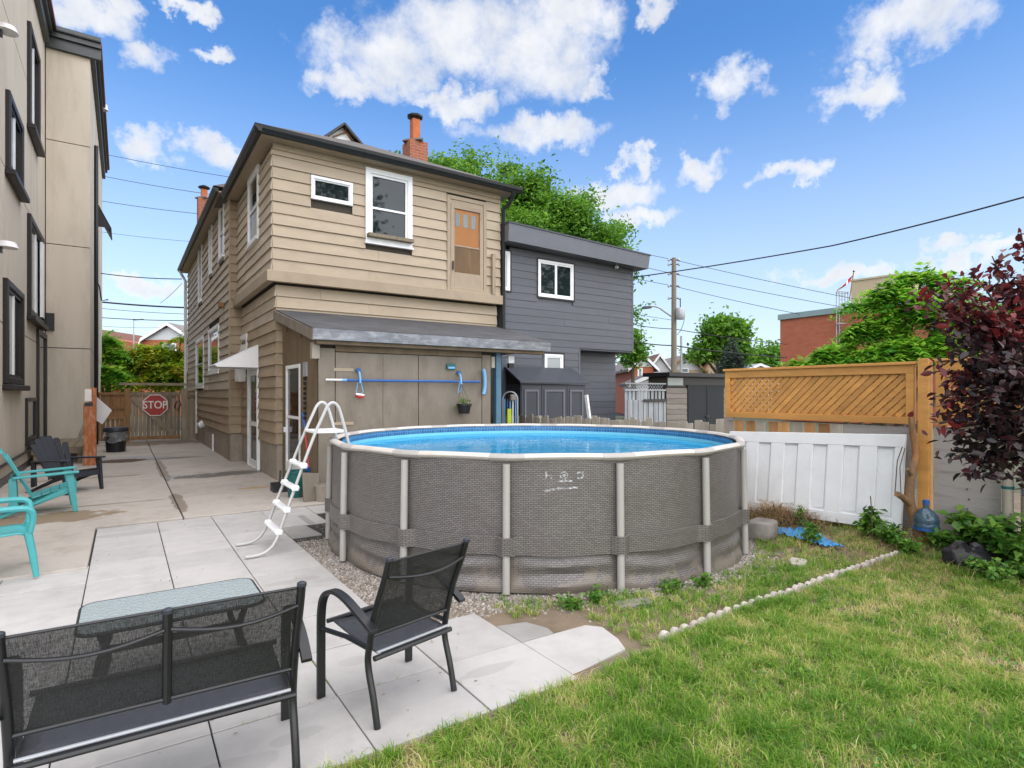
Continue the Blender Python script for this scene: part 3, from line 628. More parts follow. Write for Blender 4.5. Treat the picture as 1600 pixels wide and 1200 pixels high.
m_ = MB(); m_.tube([(2.23, 21.9, .74), (2.08, 21.9, .66)], [.13, .09], 8); m_.build('dryer_vent', 'white_plastic', HO)
wbox(MB(), wsr, 17.0, 17.25, .0, .14, hgt(481, 2.24, 17.2), hgt(474, 2.24, 17.2)).build('flood_lamp', 'brown_wood', HO)
# roof: low hip over the rear wing, hip over the far wing
def hip(u0, u1, v0, v1, z, slope, front=True):
    um = (u0 + u1) / 2; h = (u1 - u0) / 2 * slope; run = (u1 - u0) / 2
    vs = [(u0, v0, z), (u1, v0, z), (u1, v1, z), (u0, v1, z), (um, v0 + run, z + h), (um, v1 - (0 if not front else 0), z + h)]
    return MB().add(vs, [(0, 1, 4), (1, 2, 5, 4), (3, 0, 4, 5), (2, 3, 5), (3, 2, 1, 0)])
rf = hip(2.03, 8.12, 11.60, 17.5, SOF + .135, .485).build('roof', 'shingle', HO)
rf2 = MB().add([(1.87, 16.2, SOFR + .135), (8.1, 16.2, SOFR + .135), (8.1, 28.05, SOFR + .135), (1.87, 28.05, SOFR + .135), (4.98, 17.8, SOFR + 1.75), (4.98, 26.4, SOFR + 1.75)],
              [(0, 1, 4), (1, 2, 5, 4), (3, 0, 4, 5), (2, 3, 5), (3, 2, 1, 0)]).build('roof', 'shingle', HO)
p = at(535, 197, 14.6); dm = MB(); hw = .52
dm.prism([(p.x - hw, p.y, p.z - .52), (p.x + hw, p.y, p.z - .52), (p.x, p.y, p.z - .04)], (0, 1.2, 0)); dmo = dm.build('dormer', 'white_paint', rf)
m_ = MB(); m_.beam((p.x - hw - .08, p.y + .5, p.z - .55), (p.x, p.y + .5, p.z - .0), 1.4, .05, up=(0, 0, 1)); m_.beam((p.x + hw + .08, p.y + .5, p.z - .55), (p.x, p.y + .5, p.z - .002), 1.4, .05); m_.build('dormer_roof', 'dark_metal', rf)
m_ = MB(); m_.beam((p.x - .25, p.y - .03, p.z - .35), (p.x + .1, p.y - .03, p.z - .12), .03, .06, up=(0, 1, 0)); m_.beam((p.x + .05, p.y - .035, p.z - .1), (p.x + .32, p.y - .035, p.z - .4), .03, .05, up=(0, 1, 0)); m_.build('dormer_batten', 'brown_wood', rf)
def chimney(px_, ytop, ymid, ybase, D, w, wf_, label=None):
    p = at(px_, ybase, D); t = at(px_, ytop, D).z; mz = at(px_, ymid, D).z
    ch = MB(); ch.box((p.x - w / 2, p.y - w / 2, p.z - 1.2), (p.x + w / 2, p.y + w / 2, mz)); co = ch.build('chimney', 'brick', HO)
    MB().lathe([(w * .74, 0), (w * .62, .06), (w * .45, .09)], (p.x, p.y, mz), 4).build('chimney_cap', 'shingle', co)
    MB().box((p.x - wf_ / 2, p.y - wf_ / 2, mz + .08), (p.x + wf_ / 2, p.y + wf_ / 2, t - .16)).build('flue', 'clay', co, bevel=.02)
    MB().lathe([(wf_ * .5, 0), (wf_ * .95, .05), (wf_ * 1.0, .09), (wf_ * .3, .17)], (p.x, p.y, t - .16), 8).build('flue_cap', 'dark_metal', co)
chimney(648.5, 178, 225, 246, 15.3, .5, .22); chimney(319, 290, 312, 345, 22.5, .46, .22)
MB().box((7.70, 12.2, 0), (7.74, 27.6, SOF - .05)).build('party_wall', 'siding_weathered_shaded', HO)
AW = thing('door_awning', 'small white sloping awning over the side door of the tan house', 'awning', (2.5, 14.4, 2.4))
v0, v1 = 13.78, 15.0
MB().add([(2.485, v0, 2.84), (1.62, v0, 2.37), (1.62, v1, 2.37), (2.485, v1, 2.84)], [(0, 1, 2, 3)]).build('canopy', 'white_plastic', AW, solid=.012)
for vv in (v0, v1): MB().prism([(2.485, vv, 2.835), (1.62, vv, 2.365), (1.66, vv, 2.33), (2.485, vv, 2.33)], (0, .01, 0)).build('side_panel', 'white_plastic', AW)

# ------------------------------------------------------------------ lean-to shed
SH = thing('lean_to_shed', 'weathered plywood lean-to shed with grey roof built onto the tan house', 'shed', (4.2, 10.8, 0))
ws = Wall((0, 9.58), (1, 0), (0, -1)); wl = Wall((2.65, 0), (0, 1), (-1, 0))
MB().box((2.67, 9.60, 0), (5.92, 12.08, 2.62)).build('wall_core', 'wall_core', SH)
for (a, b, z0, z1, m_, nm, n1) in ((2.63, 2.90, .02, 2.50, 'plywood', 'corner_board', .035), (2.915, 4.405, .06, 2.44, 'plywood', 'door_leaf', .026), (4.418, 5.74, .06, 2.44, 'plywood', 'door_leaf', .026), (5.75, 5.94, .02, 2.50, 'plywood', 'jamb_board', .035), (2.91, 5.74, 2.452, 2.60, 'plywood_dark', 'header_board', .03)):
    d_ = wbox(MB(), ws, a, b, -.01, n1, z0, z1).build(nm, m_, SH, bevel=.004)
    if nm == 'door_leaf' and a < 3:
        for zz in (2.15, 1.25): wbox(MB(), ws, a - .03, a + .3, n1 + .001, n1 + .012, zz - .025, zz + .025).build('hinge', 'trim_tan', d_)
        wbox(MB(), ws, 3.735, 3.742, n1 - .004, n1 + .001, .07, 2.43).build('seam', 'wall_core', d_)
for (a, b) in ((9.55, 10.35), (10.36, 10.69), (11.79, 12.1)): wbox(MB(), wl, a, b, -.01, .02, .02, 3.1 if a > 11 else 2.75).build('side_board', 'plywood_dark', SH)
wbox(MB(), wl, 10.70, 11.78, -.01, .018, 2.30, 2.95).build('side_board', 'plywood_dark', SH)
sd_ = wring(MB(), wl, 10.70, 11.78, .04, 2.29, .07, -.012, .035, tb=.42).build('screen_door', 'white_paint', SH, bevel=.004)
wbox(MB(), wl, 10.77, 11.71, -.013, .004, .45, 2.23).build('screen', 'pane_black', sd_); wbox(MB(), wl, 10.77, 11.71, .0, .03, 1.28, 1.33).build('mid_rail', 'white_paint', sd_); wbox(MB(), wl, 11.72, 11.76, .035, .08, 1.0, 1.1).build('handle', 'white_plastic', sd_)
# roof slab and edge flashing
def rz(v): return 2.80 + (v - 9.28) * (3.42 - 2.80) / (12.1 - 9.28)
MB().hexa([(2.46, 9.28, rz(9.28) - .05), (7.2, 9.28, rz(9.28) - .05), (7.68, 12.10, rz(12.1) - .05), (2.50, 12.10, rz(12.1) - .05), (2.46, 9.28, rz(9.28)), (7.2, 9.28, rz(9.28)), (7.68, 12.10, rz(12.1)), (2.50, 12.10, rz(12.1))]).build('roof', 'shed_roof', SH)
MB().hexa([(2.47, 9.26, 2.61), (7.19, 9.26, 2.61), (7.19, 9.279, 2.61), (2.47, 9.279, 2.61), (2.47, 9.24, 2.785), (7.19, 9.24, 2.785), (7.19, 9.277, 2.785), (2.47, 9.277, 2.785)]).build('fascia', 'flashing', SH)
MB().prism([(2.455, 9.27, 2.60), (2.455, 9.27, 2.775), (2.455, 12.1, rz(12.1) - .02), (2.455, 12.1, rz(12.1) - .2)], (.035, 0, 0)).build('rake_board', 'plywood', SH)
MB().box((2.55, 9.34, 2.55), (7.1, 9.52, 2.72)).build('eave_beam', 'plywood_dark', SH)
MB().box((2.52, 9.50, 2.32), (2.64, 9.62, 2.58)).build('bracket', 'grey_wood', SH)
MB().box((2.7, 9.66, 2.62), (7.1, 12.05, 2.68)).build('ceiling_board', 'plywood_dark', SH)
MB().add([(2.66, 9.6, 2.62), (2.66, 12.08, 2.62), (2.66, 12.08, 3.3), (2.66, 9.6, 2.74)], [(0, 1, 2, 3)]).build('gable_board', 'plywood_dark', SH, solid=.02)
MB().box((6.12, 9.62, 0), (6.24, 9.74, 2.60)).build('post', 'post_blue', SH, bevel=.006)
MB().box((6.02, 9.64, 2.26), (6.10, 9.74, 2.48)).build('cleat', 'grey_wood', SH)
MB().box((5.98, 11.9, 0), (7.6, 11.98, 2.7)).build('dark_gap_sheet', 'black_plastic', SH)  # black sheet stands in for the shade inside the open bay
MB().box((7.12, 9.36, 2.28), (7.14, 9.44, 2.55)).build('roof_strap', 'galv', SH)

BX = thing('wall_lamp', 'small white boxed lamp on the post under the shed eave', 'lamp', (6.5, 9.7, 2.35))
MB().box((6.42, 9.62, 2.36), (6.56, 9.72, 2.52)).build('housing', 'white_plastic', BX, bevel=.015); MB().box((6.44, 9.64, 2.27), (6.55, 9.71, 2.357)).build('lens', 'black_plastic', BX)
# things hung on the shed front
zp = hgt(594, 3.3, 9.5)
PO = thing('pool_brush', 'long blue telescopic pole with curved brush head hung on the plywood shed doors', 'pool brush', (4.2, 9.5, zp))
yp = 9.47
MB().tube([(3.05, yp, zp - .005), (5.66, yp, zp + .0)], .021, 8).build('pole', 'blue_pole', PO, smooth=True)
MB().tube([(2.73, yp, zp), (3.02, yp, zp)], .017, 8).build('handle_grip', 'white_plastic', PO, smooth=True); MB().tube([(3.0, yp, zp - .003), (3.07, yp, zp - .003)], .026, 8).build('collar', 'light_blue', PO, smooth=True)
MB().tube([(5.72 + .05 * math.cos(t * 1.2), yp, zp + .26 * math.sin(t)) for t in np.linspace(-1.2, 1.2, 9)], .035, 8).build('brush_head', 'light_blue', PO, smooth=True)
for k, xx in enumerate((3.29, 5.22)):
    hk = thing('wall_hook', ('blue plastic hook with dangling cord left on the shed doors', 'blue plastic hook on the shed doors above the flower pot')[k], 'hook', (xx, 9.55, zp + .12), 'blue hooks on the shed')
    MB().tube([(xx, 9.55, zp + .16), (xx, 9.47, zp + .13), (xx + .005, 9.44, zp + .03), (xx, 9.43, zp - .045), (xx + .01, 9.45, zp - .06)], .018, 8).build('hook_body', 'light_blue', hk, smooth=True)
    MB().lathe([(.045, 0), (.045, .03), (.02, .05)], (xx, 9.53, zp + .15), 10).build('hook_plate', 'blue_pole', hk)
    MB().tube([(xx - .03, 9.45, zp - .04), (xx - .06, 9.46, zp - .2), (xx + .0, 9.46, zp - .26), (xx + .06, 9.46, zp - .19), (xx + .02, 9.45, zp - .04)] if k == 0 else [(xx - .02, 9.45, zp), (xx - .05, 9.46, zp - .22), (xx, 9.46, zp - .18), (xx + .03, 9.45, zp - .02)], .008, 6).build('cord', 'light_blue', hk, smooth=True)
hz_ = zp - .27; RH = thing('jump_rope_handle', 'red and white handle hanging from the blue cord on the shed', 'handle', (3.3, 9.46, hz_))
MB().tube([(3.22, 9.46, hz_ + .02), (3.30, 9.46, hz_ - .02), (3.36, 9.46, hz_)], .026, 8).build('grip', 'red_plastic', RH, smooth=True); MB().tube([(3.22, 9.44, hz_ + .035), (3.36, 9.44, hz_ + .015)], .018, 8).build('band', 'white_plastic', RH, smooth=True)
LB = thing('wall_thermometer', 'small teal box thermometer screwed to the shed doors', 'thermometer', (5.05, 9.54, 2.2)); zt = hgt(573, 5.05, 9.5)
MB().box((4.97, 9.51, zt - .05), (5.15, 9.55, zt + .06)).build('body', 'green_bucket', LB, bevel=.008); MB().box((4.99, 9.505, zt - .035), (5.13, 9.511, zt - .0)).build('face', 'light_blue', LB)
pz = hgt(646, 5.27, 9.45); FP = thing('hanging_pot', 'black hanging flower pot with a green shoot on the shed doors', 'flower pot', (5.27, 9.42, pz))
MB().lathe([(.10, 0), (.125, .14), (.145, .15), (.145, .18), (.12, .18), (.11, .12)], (5.27, 9.40, pz), 14).build('pot', 'black_plastic', FP, smooth=True)
m_ = MB()
for t in (0, 2.1, 4.2): m_.tube([(5.27 + .13 * math.cos(t), 9.40 + .13 * math.sin(t), pz + .18), (5.22, 9.44, zp - .03)], .003, 4)
m_.build('hanger_wire', 'dark_metal', FP)
def leaves_np(P, size, rng, up=.3, fold=.15, aspect=.45, tint=None, droop=0):
    """rhombus leaves at points P -> verts, quads, tint"""
    n = len(P); d = rng.normal(size=(n, 3)); d[:, 2] = d[:, 2] * .6 - droop; d /= np.linalg.norm(d, axis=1)[:, None] + 1e-9
    nrm = rng.normal(size=(n, 3)); nrm[:, 2] += up * 3; s = np.cross(d, nrm); s /= np.linalg.norm(s, axis=1)[:, None] + 1e-9
    nn = np.cross(s, d); L = size * rng.uniform(.7, 1.3, (n, 1)); W = L * aspect * .5
    V = np.stack([P, P + d * L * .45 + s * W + nn * L * fold, P + d * L, P + d * L * .45 - s * W + nn * L * fold], 1).reshape(-1, 3)
    F = np.arange(4 * n).reshape(n, 4); t = rng.uniform(0, 1, n) if tint is None else tint
    return V, F, np.repeat(t, 4)
rg = np.random.default_rng(3)
V, F, T = leaves_np(np.array([(5.27, 9.40, pz + .16)]) + rg.normal(0, .035, (26, 3)) + np.array([0, 0, .03]), .13, rg, aspect=.2, droop=-.9); mesh_np('shoot', V, F, 'leaf_weed', T, FP)
# tools beside the screen door
BR = thing('push_broom', 'broom with blue sleeve on its red handle leaning by the screen door', 'broom', (2.5, 10.4, 0))
b0 = at(487, 775, 9.7); b0.z = .06; b1 = at(474, 645, 10.1)
MB().tube([b0, b0.lerp(b1, .8)], .018, 8).build('handle', 'red_plastic', BR, smooth=True); MB().tube([b0.lerp(b1, .8), b1], .03, 8).build('sleeve', 'blue_pole', BR, smooth=True)
MB().box((b0.x - .16, b0.y - .05, .02), (b0.x + .14, b0.y + .05, .10)).build('head', 'red_plastic', BR, bevel=.01)
BK = thing('tall_bucket', 'dark teal bucket behind the pool ladder by the shed corner', 'bucket', (2.4, 9.9, 0)); q = at(463, 778, 9.65)
MB().lathe([(.13, .02), (.16, .42), (.175, .43), (.175, .46), (.15, .46), (.13, .1)], (q.x, q.y, 0), 16).build('bucket_wall', 'green_bucket', BK, smooth=True)
MB().lathe([(.05, .0), (.055, .48)], (q.x + .2, q.y + .05, .02), 10).build('blue_bottle', 'blue_plastic', BK, smooth=True)
DP = thing('dustpan', 'black dustpan lying on the concrete at the house corner', 'dustpan', (2.2, 10.7, 0)); q = at(440, 770, 10.2)
MB().hexa([(q.x - .16, q.y - .14, .03), (q.x + .12, q.y - .14, .03), (q.x + .12, q.y + .16, .03), (q.x - .16, q.y + .16, .03), (q.x - .15, q.y - .13, .05), (q.x + .11, q.y - .13, .05), (q.x + .12, q.y + .16, .17), (q.x - .16, q.y + .16, .17)]).build('pan', 'black_plastic', DP, bevel=.008)
MB().tube([(q.x, q.y + .15, .15), (q.x + .05, q.y + .33, .34)], .018, 6).build('handle', 'black_plastic', DP)
WB = thing('scrap_board', 'short plywood offcut leaning at the foot of the shed corner', 'board', (2.72, 9.5, 0)); q = at(486, 782, 9.25)
MB().hexa([(q.x - .12, q.y - .03, .025), (q.x + .14, q.y - .03, .025), (q.x + .14, q.y + .0, .025), (q.x - .12, q.y + .0, .025), (q.x - .12, q.y + .07, .48), (q.x + .14, q.y + .07, .45), (q.x + .14, q.y + .10, .45), (q.x - .12, q.y + .10, .48)]).build('board', 'plywood', WB)
PT = thing('paint_pail', 'pale grey pail between the shed corner and the pool', 'pail', (2.85, 9.4, 0)); q = at(505, 781, 9.3)
MB().lathe([(.11, .02), (.12, .25), (.13, .25), (.13, .28), (.115, .28), (.10, .06)], (q.x, q.y, 0), 16).build('pail_wall', 'foundation', PT, smooth=True)
TL = thing('hanging_tools', 'rusty chain and bracket hanging beside the screen door', 'tools', (2.6, 10.35, 1.6))
m_ = MB()
for k in range(9): m_.lathe([(.02, 0), (.028, .03), (.02, .06)], (2.60, 10.28, 1.3 + k * .085), 6)
m_.build('chain', 'dark_metal', TL); MB().box((2.60, 10.2, 2.05), (2.63, 10.42, 2.3)).build('bracket', 'galv', TL)

# ------------------------------------------------------------------ stucco apartment block on the left
AP = thing('stucco_building', 'tall beige stucco building with black cornice and dark-framed windows at left', 'building', (-3, 16, 0))
UB, UPJ, VPJ, TOP = -1.9, -.84, 21.4, 12.35
wb = Wall((UB, 0), (0, 1), (1, 0)); wp = Wall((0, VPJ), (1, 0), (0, -1)); wps = Wall((UPJ, 0), (0, 1), (1, 0))
c = MB(); c.box((-9, 6.0, 0), (UB - .03, 33, TOP)); c.box((UB - .03, VPJ + .03, 0), (UPJ - .03, 33, TOP)); c.build('wall', 'stucco_joint', AP)
def pnl(w, a0, a1, z0, z1, g=.012): wbox(MB(), w, a0 + g, a1 - g, -.04, .0, z0 + g, z1 - g).build('stucco_panel', 'stucco', AP)
aj = [6.0, 10.2, 14.2, 18.9, VPJ]
zjp = [0, 3.09, 6.12, 9.15, TOP]
for a, b in zip(aj[:-1], aj[1:]):
    for z0, z1 in zip(zjp[:-1], zjp[1:]): pnl(wb, a, b, z0, z1)
for z0, z1 in zip(zjp[:-1], zjp[1:]): pnl(wp, UB + .01, UPJ, z0, z1); pnl(wps, VPJ + .0, 33, z0, z1)
# cornice
def corn(w, a0, a1, red=True):
    co = MB(); wbox(co, w, a0, a1, .0, .12, TOP - .55, TOP - .25); wbox(co, w, a0, a1, .0, .20, TOP - .25, TOP - .1); wbox(co, w, a0, a1, -.1, .27, TOP - .1, TOP + .02); co.build('cornice', 'cornice', AP)
    wbox(MB(), w, a0, a1, .27, .285, TOP - .08, TOP + .03).build('cornice_edge', 'sign_red' if red else 'cornice', AP)  # red strip paints lens colour fringing along the cornice
corn(wb, 6.0, VPJ - .30); corn(Wall((0, VPJ), (1, 0), (0, -1)), UB + .0, UPJ + .27, False); corn(wps, VPJ + .01, 33)
def lw(x0, x1, ytl, ybl, pane='pane_dark', sash='white_paint', label=None):
    a0, a1 = onu(x0, UB), onu(x1, UB); z1 = hgt(ytl, UB, a0); z0 = hgt(ybl, UB, a0); f = wring(MB(), wb, a0, a1, z0, z1, .14, -.02, .08).build('window', 'maroon', AP, bevel=.02)
    wring(MB(), wb, a0 + .14, a1 - .14, z0 + .14, z1 - .14, .06, -.02, .04).build('sash', 'maroon', f); ac = (a0 + a1) / 2
    wbox(MB(), wb, ac - .04, ac + .04, .005, .035, z0 + .2, z1 - .2).build('mullion', sash, f); wbox(MB(), wb, a0 + .16, a1 - .16, -.03, .005, z0 + .16, z1 - .16).build('pane', pane, f)
    wbox(MB(), wb, a0 - .06, a1 + .06, .0, .17, z0 - .12, z0 - .003).build('sill', 'maroon', f, bevel=.02); return f, a0, a1, z0, z1
lw(42, 58, 31, 192); lw(8, 31, 138, 263); lw(4, 31.5, 433, 600)
f3, a0, a1, z0, z1 = lw(42, 64, 332, 492)
wbox(MB(), wb, a1 - .55, a1 - .2, .03, .09, z0 + .2, z1 - .2).build('stile', 'white_paint', f3)
da, db = onu(56.5, UB), VPJ - .05
dw = wring(MB(), wb, da, db, .3, hgt(513, UB, da), .14, -.01, .06).build('door', 'black_plastic', AP); wbox(MB(), wb, da + .13, db - .13, -.01, .02, .32, hgt(513, UB, da) - .13).build('door_leaf', 'pane_black', dw)
ba, bb = onu(39, UB), onu(54, UB); z1 = hgt(622, UB, ba); z0 = hgt(692, UB, ba)
bwn = wring(MB(), wb, ba, bb, z0, z1, .09, -.01, .05).build('window', 'black_plastic', AP); wbox(MB(), wb, ba + .08, bb - .08, -.01, .012, z0 + .08, z1 - .08).build('pane', 'pane_black', bwn); wbox(MB(), wb, ba - .03, bb + .03, 0, .13, z0 - .08, z0 - .003).build('sill', 'black_plastic', bwn)
ib = Wall((0, VPJ), (1, 0), (0, -1)); p = at(70, 495, 16.6); wbox(MB(), ib, UB + .02, UB + .22, .0, .10, p.z - .37, p.z + .12).build('electric_meter', 'black_plastic', AP)  # electric meter box on the stucco return
for (x, y) in ((-8, 45), (-8, 385)):
    a = onu(x, UB); zz = hgt(y, UB, a); L_ = MB(); L_.lathe([(.05, .12), (.13, .1), (.17, 0), (.02, -.01)], (UB + .16, a, zz), 12); lo = L_.build('wall_lamp', 'lamp_white', AP, smooth=True); wbox(MB(), wb, a - .06, a + .06, 0, .1, zz - .1, zz + .06).build('lamp_base', 'dark_metal', lo)
MB().tube([(UPJ + .06, 24.05, 0), (UPJ + .06, 24.05, TOP - 2.2)], .06, 8).build('downspout', 'black_plastic', AP, smooth=True)
MB().tube([(UB + .05, 10, .42), (UB + .05, VPJ - .4, .42)], .03, 6).build('conduit', 'black_plastic', AP, smooth=True)
wbox(MB(), wb, 10, VPJ - .2, .0, .03, 0, .16).build('base_flashing', 'dark_metal', AP)
pa = at(160, 380, 23.0)
MB().add([(UPJ + .01, 25.5, pa.z + .9), (UPJ + .45, 25.5, pa.z), (UPJ + .45, 27.5, pa.z), (UPJ + .01, 27.5, pa.z + .9)], [(0, 1, 2, 3)]).build('awning', 'maroon', AP, solid=.03)
MB().prism([(UPJ + .01, 25.5, pa.z + .9), (UPJ + .45, 25.5, pa.z), (UPJ + .01, 25.5, pa.z)], (0, .01, 0)).build('awning_side', 'maroon', AP)
pc = at(152, 195, 23); MB().lathe([(.02, .25), (.13, .2), (.16, 0), (.02, -.02)], (UPJ + .2, 26, pc.z - .3), 10).build('wall_lamp', 'lamp_white', AP)
ps = at(157, 440, 20.5); MB().tube([(UPJ + .02, 25.0, ps.z), (UPJ + .12, 25, ps.z - .2), (UPJ + .18, 25, ps.z - .7), (UPJ + .38, 25, ps.z - .65)], .025, 6).build('service_mast', 'black_plastic', AP)

# ------------------------------------------------------------------ pool
PC = Vector((4.51, 6.14, 0)); POOL = thing('round_pool', 'round above-ground pool with brown wicker-print wall and pale grey poles', 'swimming pool', PC)
NP_ = 16; A0 = R(-131.8); STEP = 2 * math.pi / NP_
def pol(r, a, z): return (PC.x + r * math.cos(a), PC.y + r * math.sin(a), z)
def wall_r(a, z):
    f = ((a - A0) / STEP) % 1.0; bul = math.sin(math.pi * f) ** .8
    r = 2.545 + .035 * bul * (1 - .45 * z / 1.2)
    if z < .36: r += .018 * bul * math.sin(z * 38 + 3 * mnoise.noise((math.cos(a) * 3, math.sin(a) * 3, 1.7))) + .02 * mnoise.noise((math.cos(a) * 6, math.sin(a) * 6, z * 9))
    else: r += .006 * mnoise.noise((math.cos(a) * 9, math.sin(a) * 9, z * 4))
    r += .03 * max(0, .2 - z) / .2
    return r
MB().grid(lambda i, j: pol(wall_r(A0 + i * 2 * math.pi, .0 + j * 1.17), A0 + i * 2 * math.pi, j * 1.17), 256, 36).build('wall', 'wicker', POOL, smooth=True)
MB().grid(lambda i, j: pol(2.455, i * 2 * math.pi, .05 + j * 1.13), 128, 4).build('liner', 'liner', POOL, smooth=True)
MB().lathe([(0, .08), (2.45, .08)], PC, 96).build('floor', 'liner_floor', POOL)
MB().grid(lambda i, j: pol(2.45 * j, i * 2 * math.pi, 1.055), 64, 16).build('water', 'pool_water', POOL)
for k in range(NP_):
    a = A0 + k * STEP; b = a + STEP
    MB().tube([pol(2.59, a, 1.13), pol(2.60, a, .6), pol(2.61, a, .0)], .034, 10).build('pole', 'pole_grey', POOL, smooth=True)
    pts = []
    for i in range(11):
        t = i / 10; aa = a + STEP * t; rr = 2.56 * (1 - .55 * (1 - math.cos(STEP / 2) / math.cos(aa - a - STEP / 2))) ; rr = 2.56 * (.45 + .55 * math.cos(STEP / 2) / math.cos(aa - a - STEP / 2)); pts.append(pol(rr, aa, 1.185 + .008 * math.sin(math.pi * t)))
    MB().tube(pts[0:11], .047, 10, flat=.68).build('rim_tube', 'rim_white', POOL, smooth=True)
    MB().tube([pts[0] if i == 5 else pol(2.56 * (.45 + .55 * math.cos(STEP / 2) / math.cos(abs((i - 5) * .012) - STEP / 2)), a + (i - 5) * .012, 1.185) for i in range(11)], .051, 10, flat=.70).build('rim_joint', 'pole_grey', POOL, smooth=True)
# waist strap: straight chords from pole to pole
def strap(i, j):
    q = i * NP_; k = math.floor(q); f = q - k; a = A0 + k * STEP; p0 = Vector(pol(2.648, a, 0)); p1 = Vector(pol(2.648, a + STEP, 0)); p = p0.lerp(p1, f)
    d = p - PC; r = d.length; aa = math.atan2(d.y, d.x); rw = max(r - .03 * math.sin(math.pi * f), wall_r(aa, .42) + .008); rw = max(wall_r(aa, .42) + .022, 2.648 - 1.1 * max(0, min(f, 1 - f) - .036)); p = PC + d.normalized() * rw
    zb_, zt_ = .335 - .012 * math.sin(math.pi * f), .49; q = int(round(j * 3)); rr_ = rw if q in (1, 2) else rw - .03; p = PC + d.normalized() * rr_
    return (p.x, p.y, zb_ if q < 2 else zt_)
MB().grid(strap, NP_ * 32, 3).build('strap', 'wicker', POOL, smooth=True)
# faded print on the wall between two poles
la = math.atan2(*(reversed((Vector(g_) - PC.xy)[:])) ) if False else R(-120.6)
def onwall(s, z, out=.012): a = la + s / 2.55; return pol(wall_r(a, z) + out, a, z)
lz = hgt(742, *pol(2.54, la, 0)[:2])
def stroke(name, pts, w):
    mb = MB()
    for (s0, z0), (s1, z1) in zip(pts[:-1], pts[1:]):
        d = Vector((s1 - s0, z1 - z0)); n = Vector((-d.y, d.x)).normalized() * w / 2
        mb.add([onwall(s0 - n.x, z0 - n.y), onwall(s1 - n.x, z1 - n.y), onwall(s1 + n.x, z1 + n.y), onwall(s0 + n.x, z0 + n.y)], [(0, 1, 2, 3)])
    mb.build(name, 'faded_print', POOL)
circ = lambda cx, cz, r, a=0, b=6.2832: [(cx + r * math.cos(t), cz + r * math.sin(t)) for t in np.linspace(a, b, 13)]
stroke('print_mark', [(-.155, lz + .035), (-.155, lz - .03)], .012); stroke('print_mark', [(-.155, lz - .0), (-.115, lz - .0)], .010); stroke('print_mark', [(-.112, lz + .012), (-.112, lz - .03)], .012)
stroke('print_mark', circ(0, lz, .032), .012); stroke('print_mark', circ(0, lz, .010), .010); stroke('print_mark', circ(.14, lz, .028, -2.4, 2.6), .014); stroke('print_mark', [(.168, lz + .04), (.168, lz - .02)], .010)
stroke('print_mark', [(-.07, lz - .055), (.0, lz - .048), (.075, lz - .05)], .016); stroke('print_mark', [(-.17, lz - .135), (-.06, lz - .115), (.12, lz - .108)], .02)

def arc_pts(pts, n=6):
    """Catmull-Rom through points"""
    P = [Vector(p) for p in pts]; P = [P[0] * 2 - P[1]] + P + [P[-1] * 2 - P[-2]]; out = []
    for i in range(1, len(P) - 2):
        for k in range(n):
            t = k / n; out.append(.5 * ((2 * P[i]) + (-P[i - 1] + P[i + 1]) * t + (2 * P[i - 1] - 5 * P[i] + 4 * P[i + 1] - P[i + 2]) * t * t + (-P[i - 1] + 3 * P[i] - 3 * P[i + 1] + P[i + 2]) * t ** 3))
    out.append(P[-2]); return out
LA = thing('pool_ladder', 'grey A-frame pool ladder with white steps straddling the pool rim', 'ladder', (1.9, 6.9, 0))
for k, (fv, tv) in enumerate(((7.20, 7.14), (6.60, 6.70))):
    P_ = [(1.06, fv, .022), (1.16, fv, .022), (1.27, fv, .05), (1.37, fv, .16), (1.50, fv - (fv - tv) * .3, .5), (1.78, tv, 1.22), (1.90, tv, 1.50), (1.955, tv, 1.61), (2.01, tv, 1.645), (2.065, tv, 1.61), (2.11, tv, 1.50), (2.20, tv, 1.15), (2.33, tv, .55), (2.42, tv, .12)]
    MB().tube(arc_pts(P_, 3), .0175, 10).build('side_rail', 'ladder_grey', LA, smooth=True)
def xat(z): return 1.37 + (z - .16) * (1.78 - 1.37) / (1.22 - .16)
for z in (.24, .47, .70, .94):
    x = xat(z); t = z / 1.22; e = .06 * t
    MB().box((x - .045, 6.59 + e, z - .016), (x + .045, 7.21 - e, z + .016)).build('step', 'white_plastic', LA, bevel=.012)
    for vv in (6.61 + e, 7.19 - e): MB().box((x - .036, vv - .036, z - .032), (x + .036, vv + .036, z + .032)).build('step_bracket', 'white_plastic', LA, bevel=.015)
MB().box((1.80, 6.71, 1.29), (2.17, 7.12, 1.325)).build('platform', 'white_plastic', LA, bevel=.012)
for z in (.3, .6, .9):
    x = 2.20 + (1.15 - z) * .2; MB().box((x - .04, 6.71, z - .02), (x + .04, 7.12, z + .02)).build('step', 'white_plastic', LA, bevel=.01)

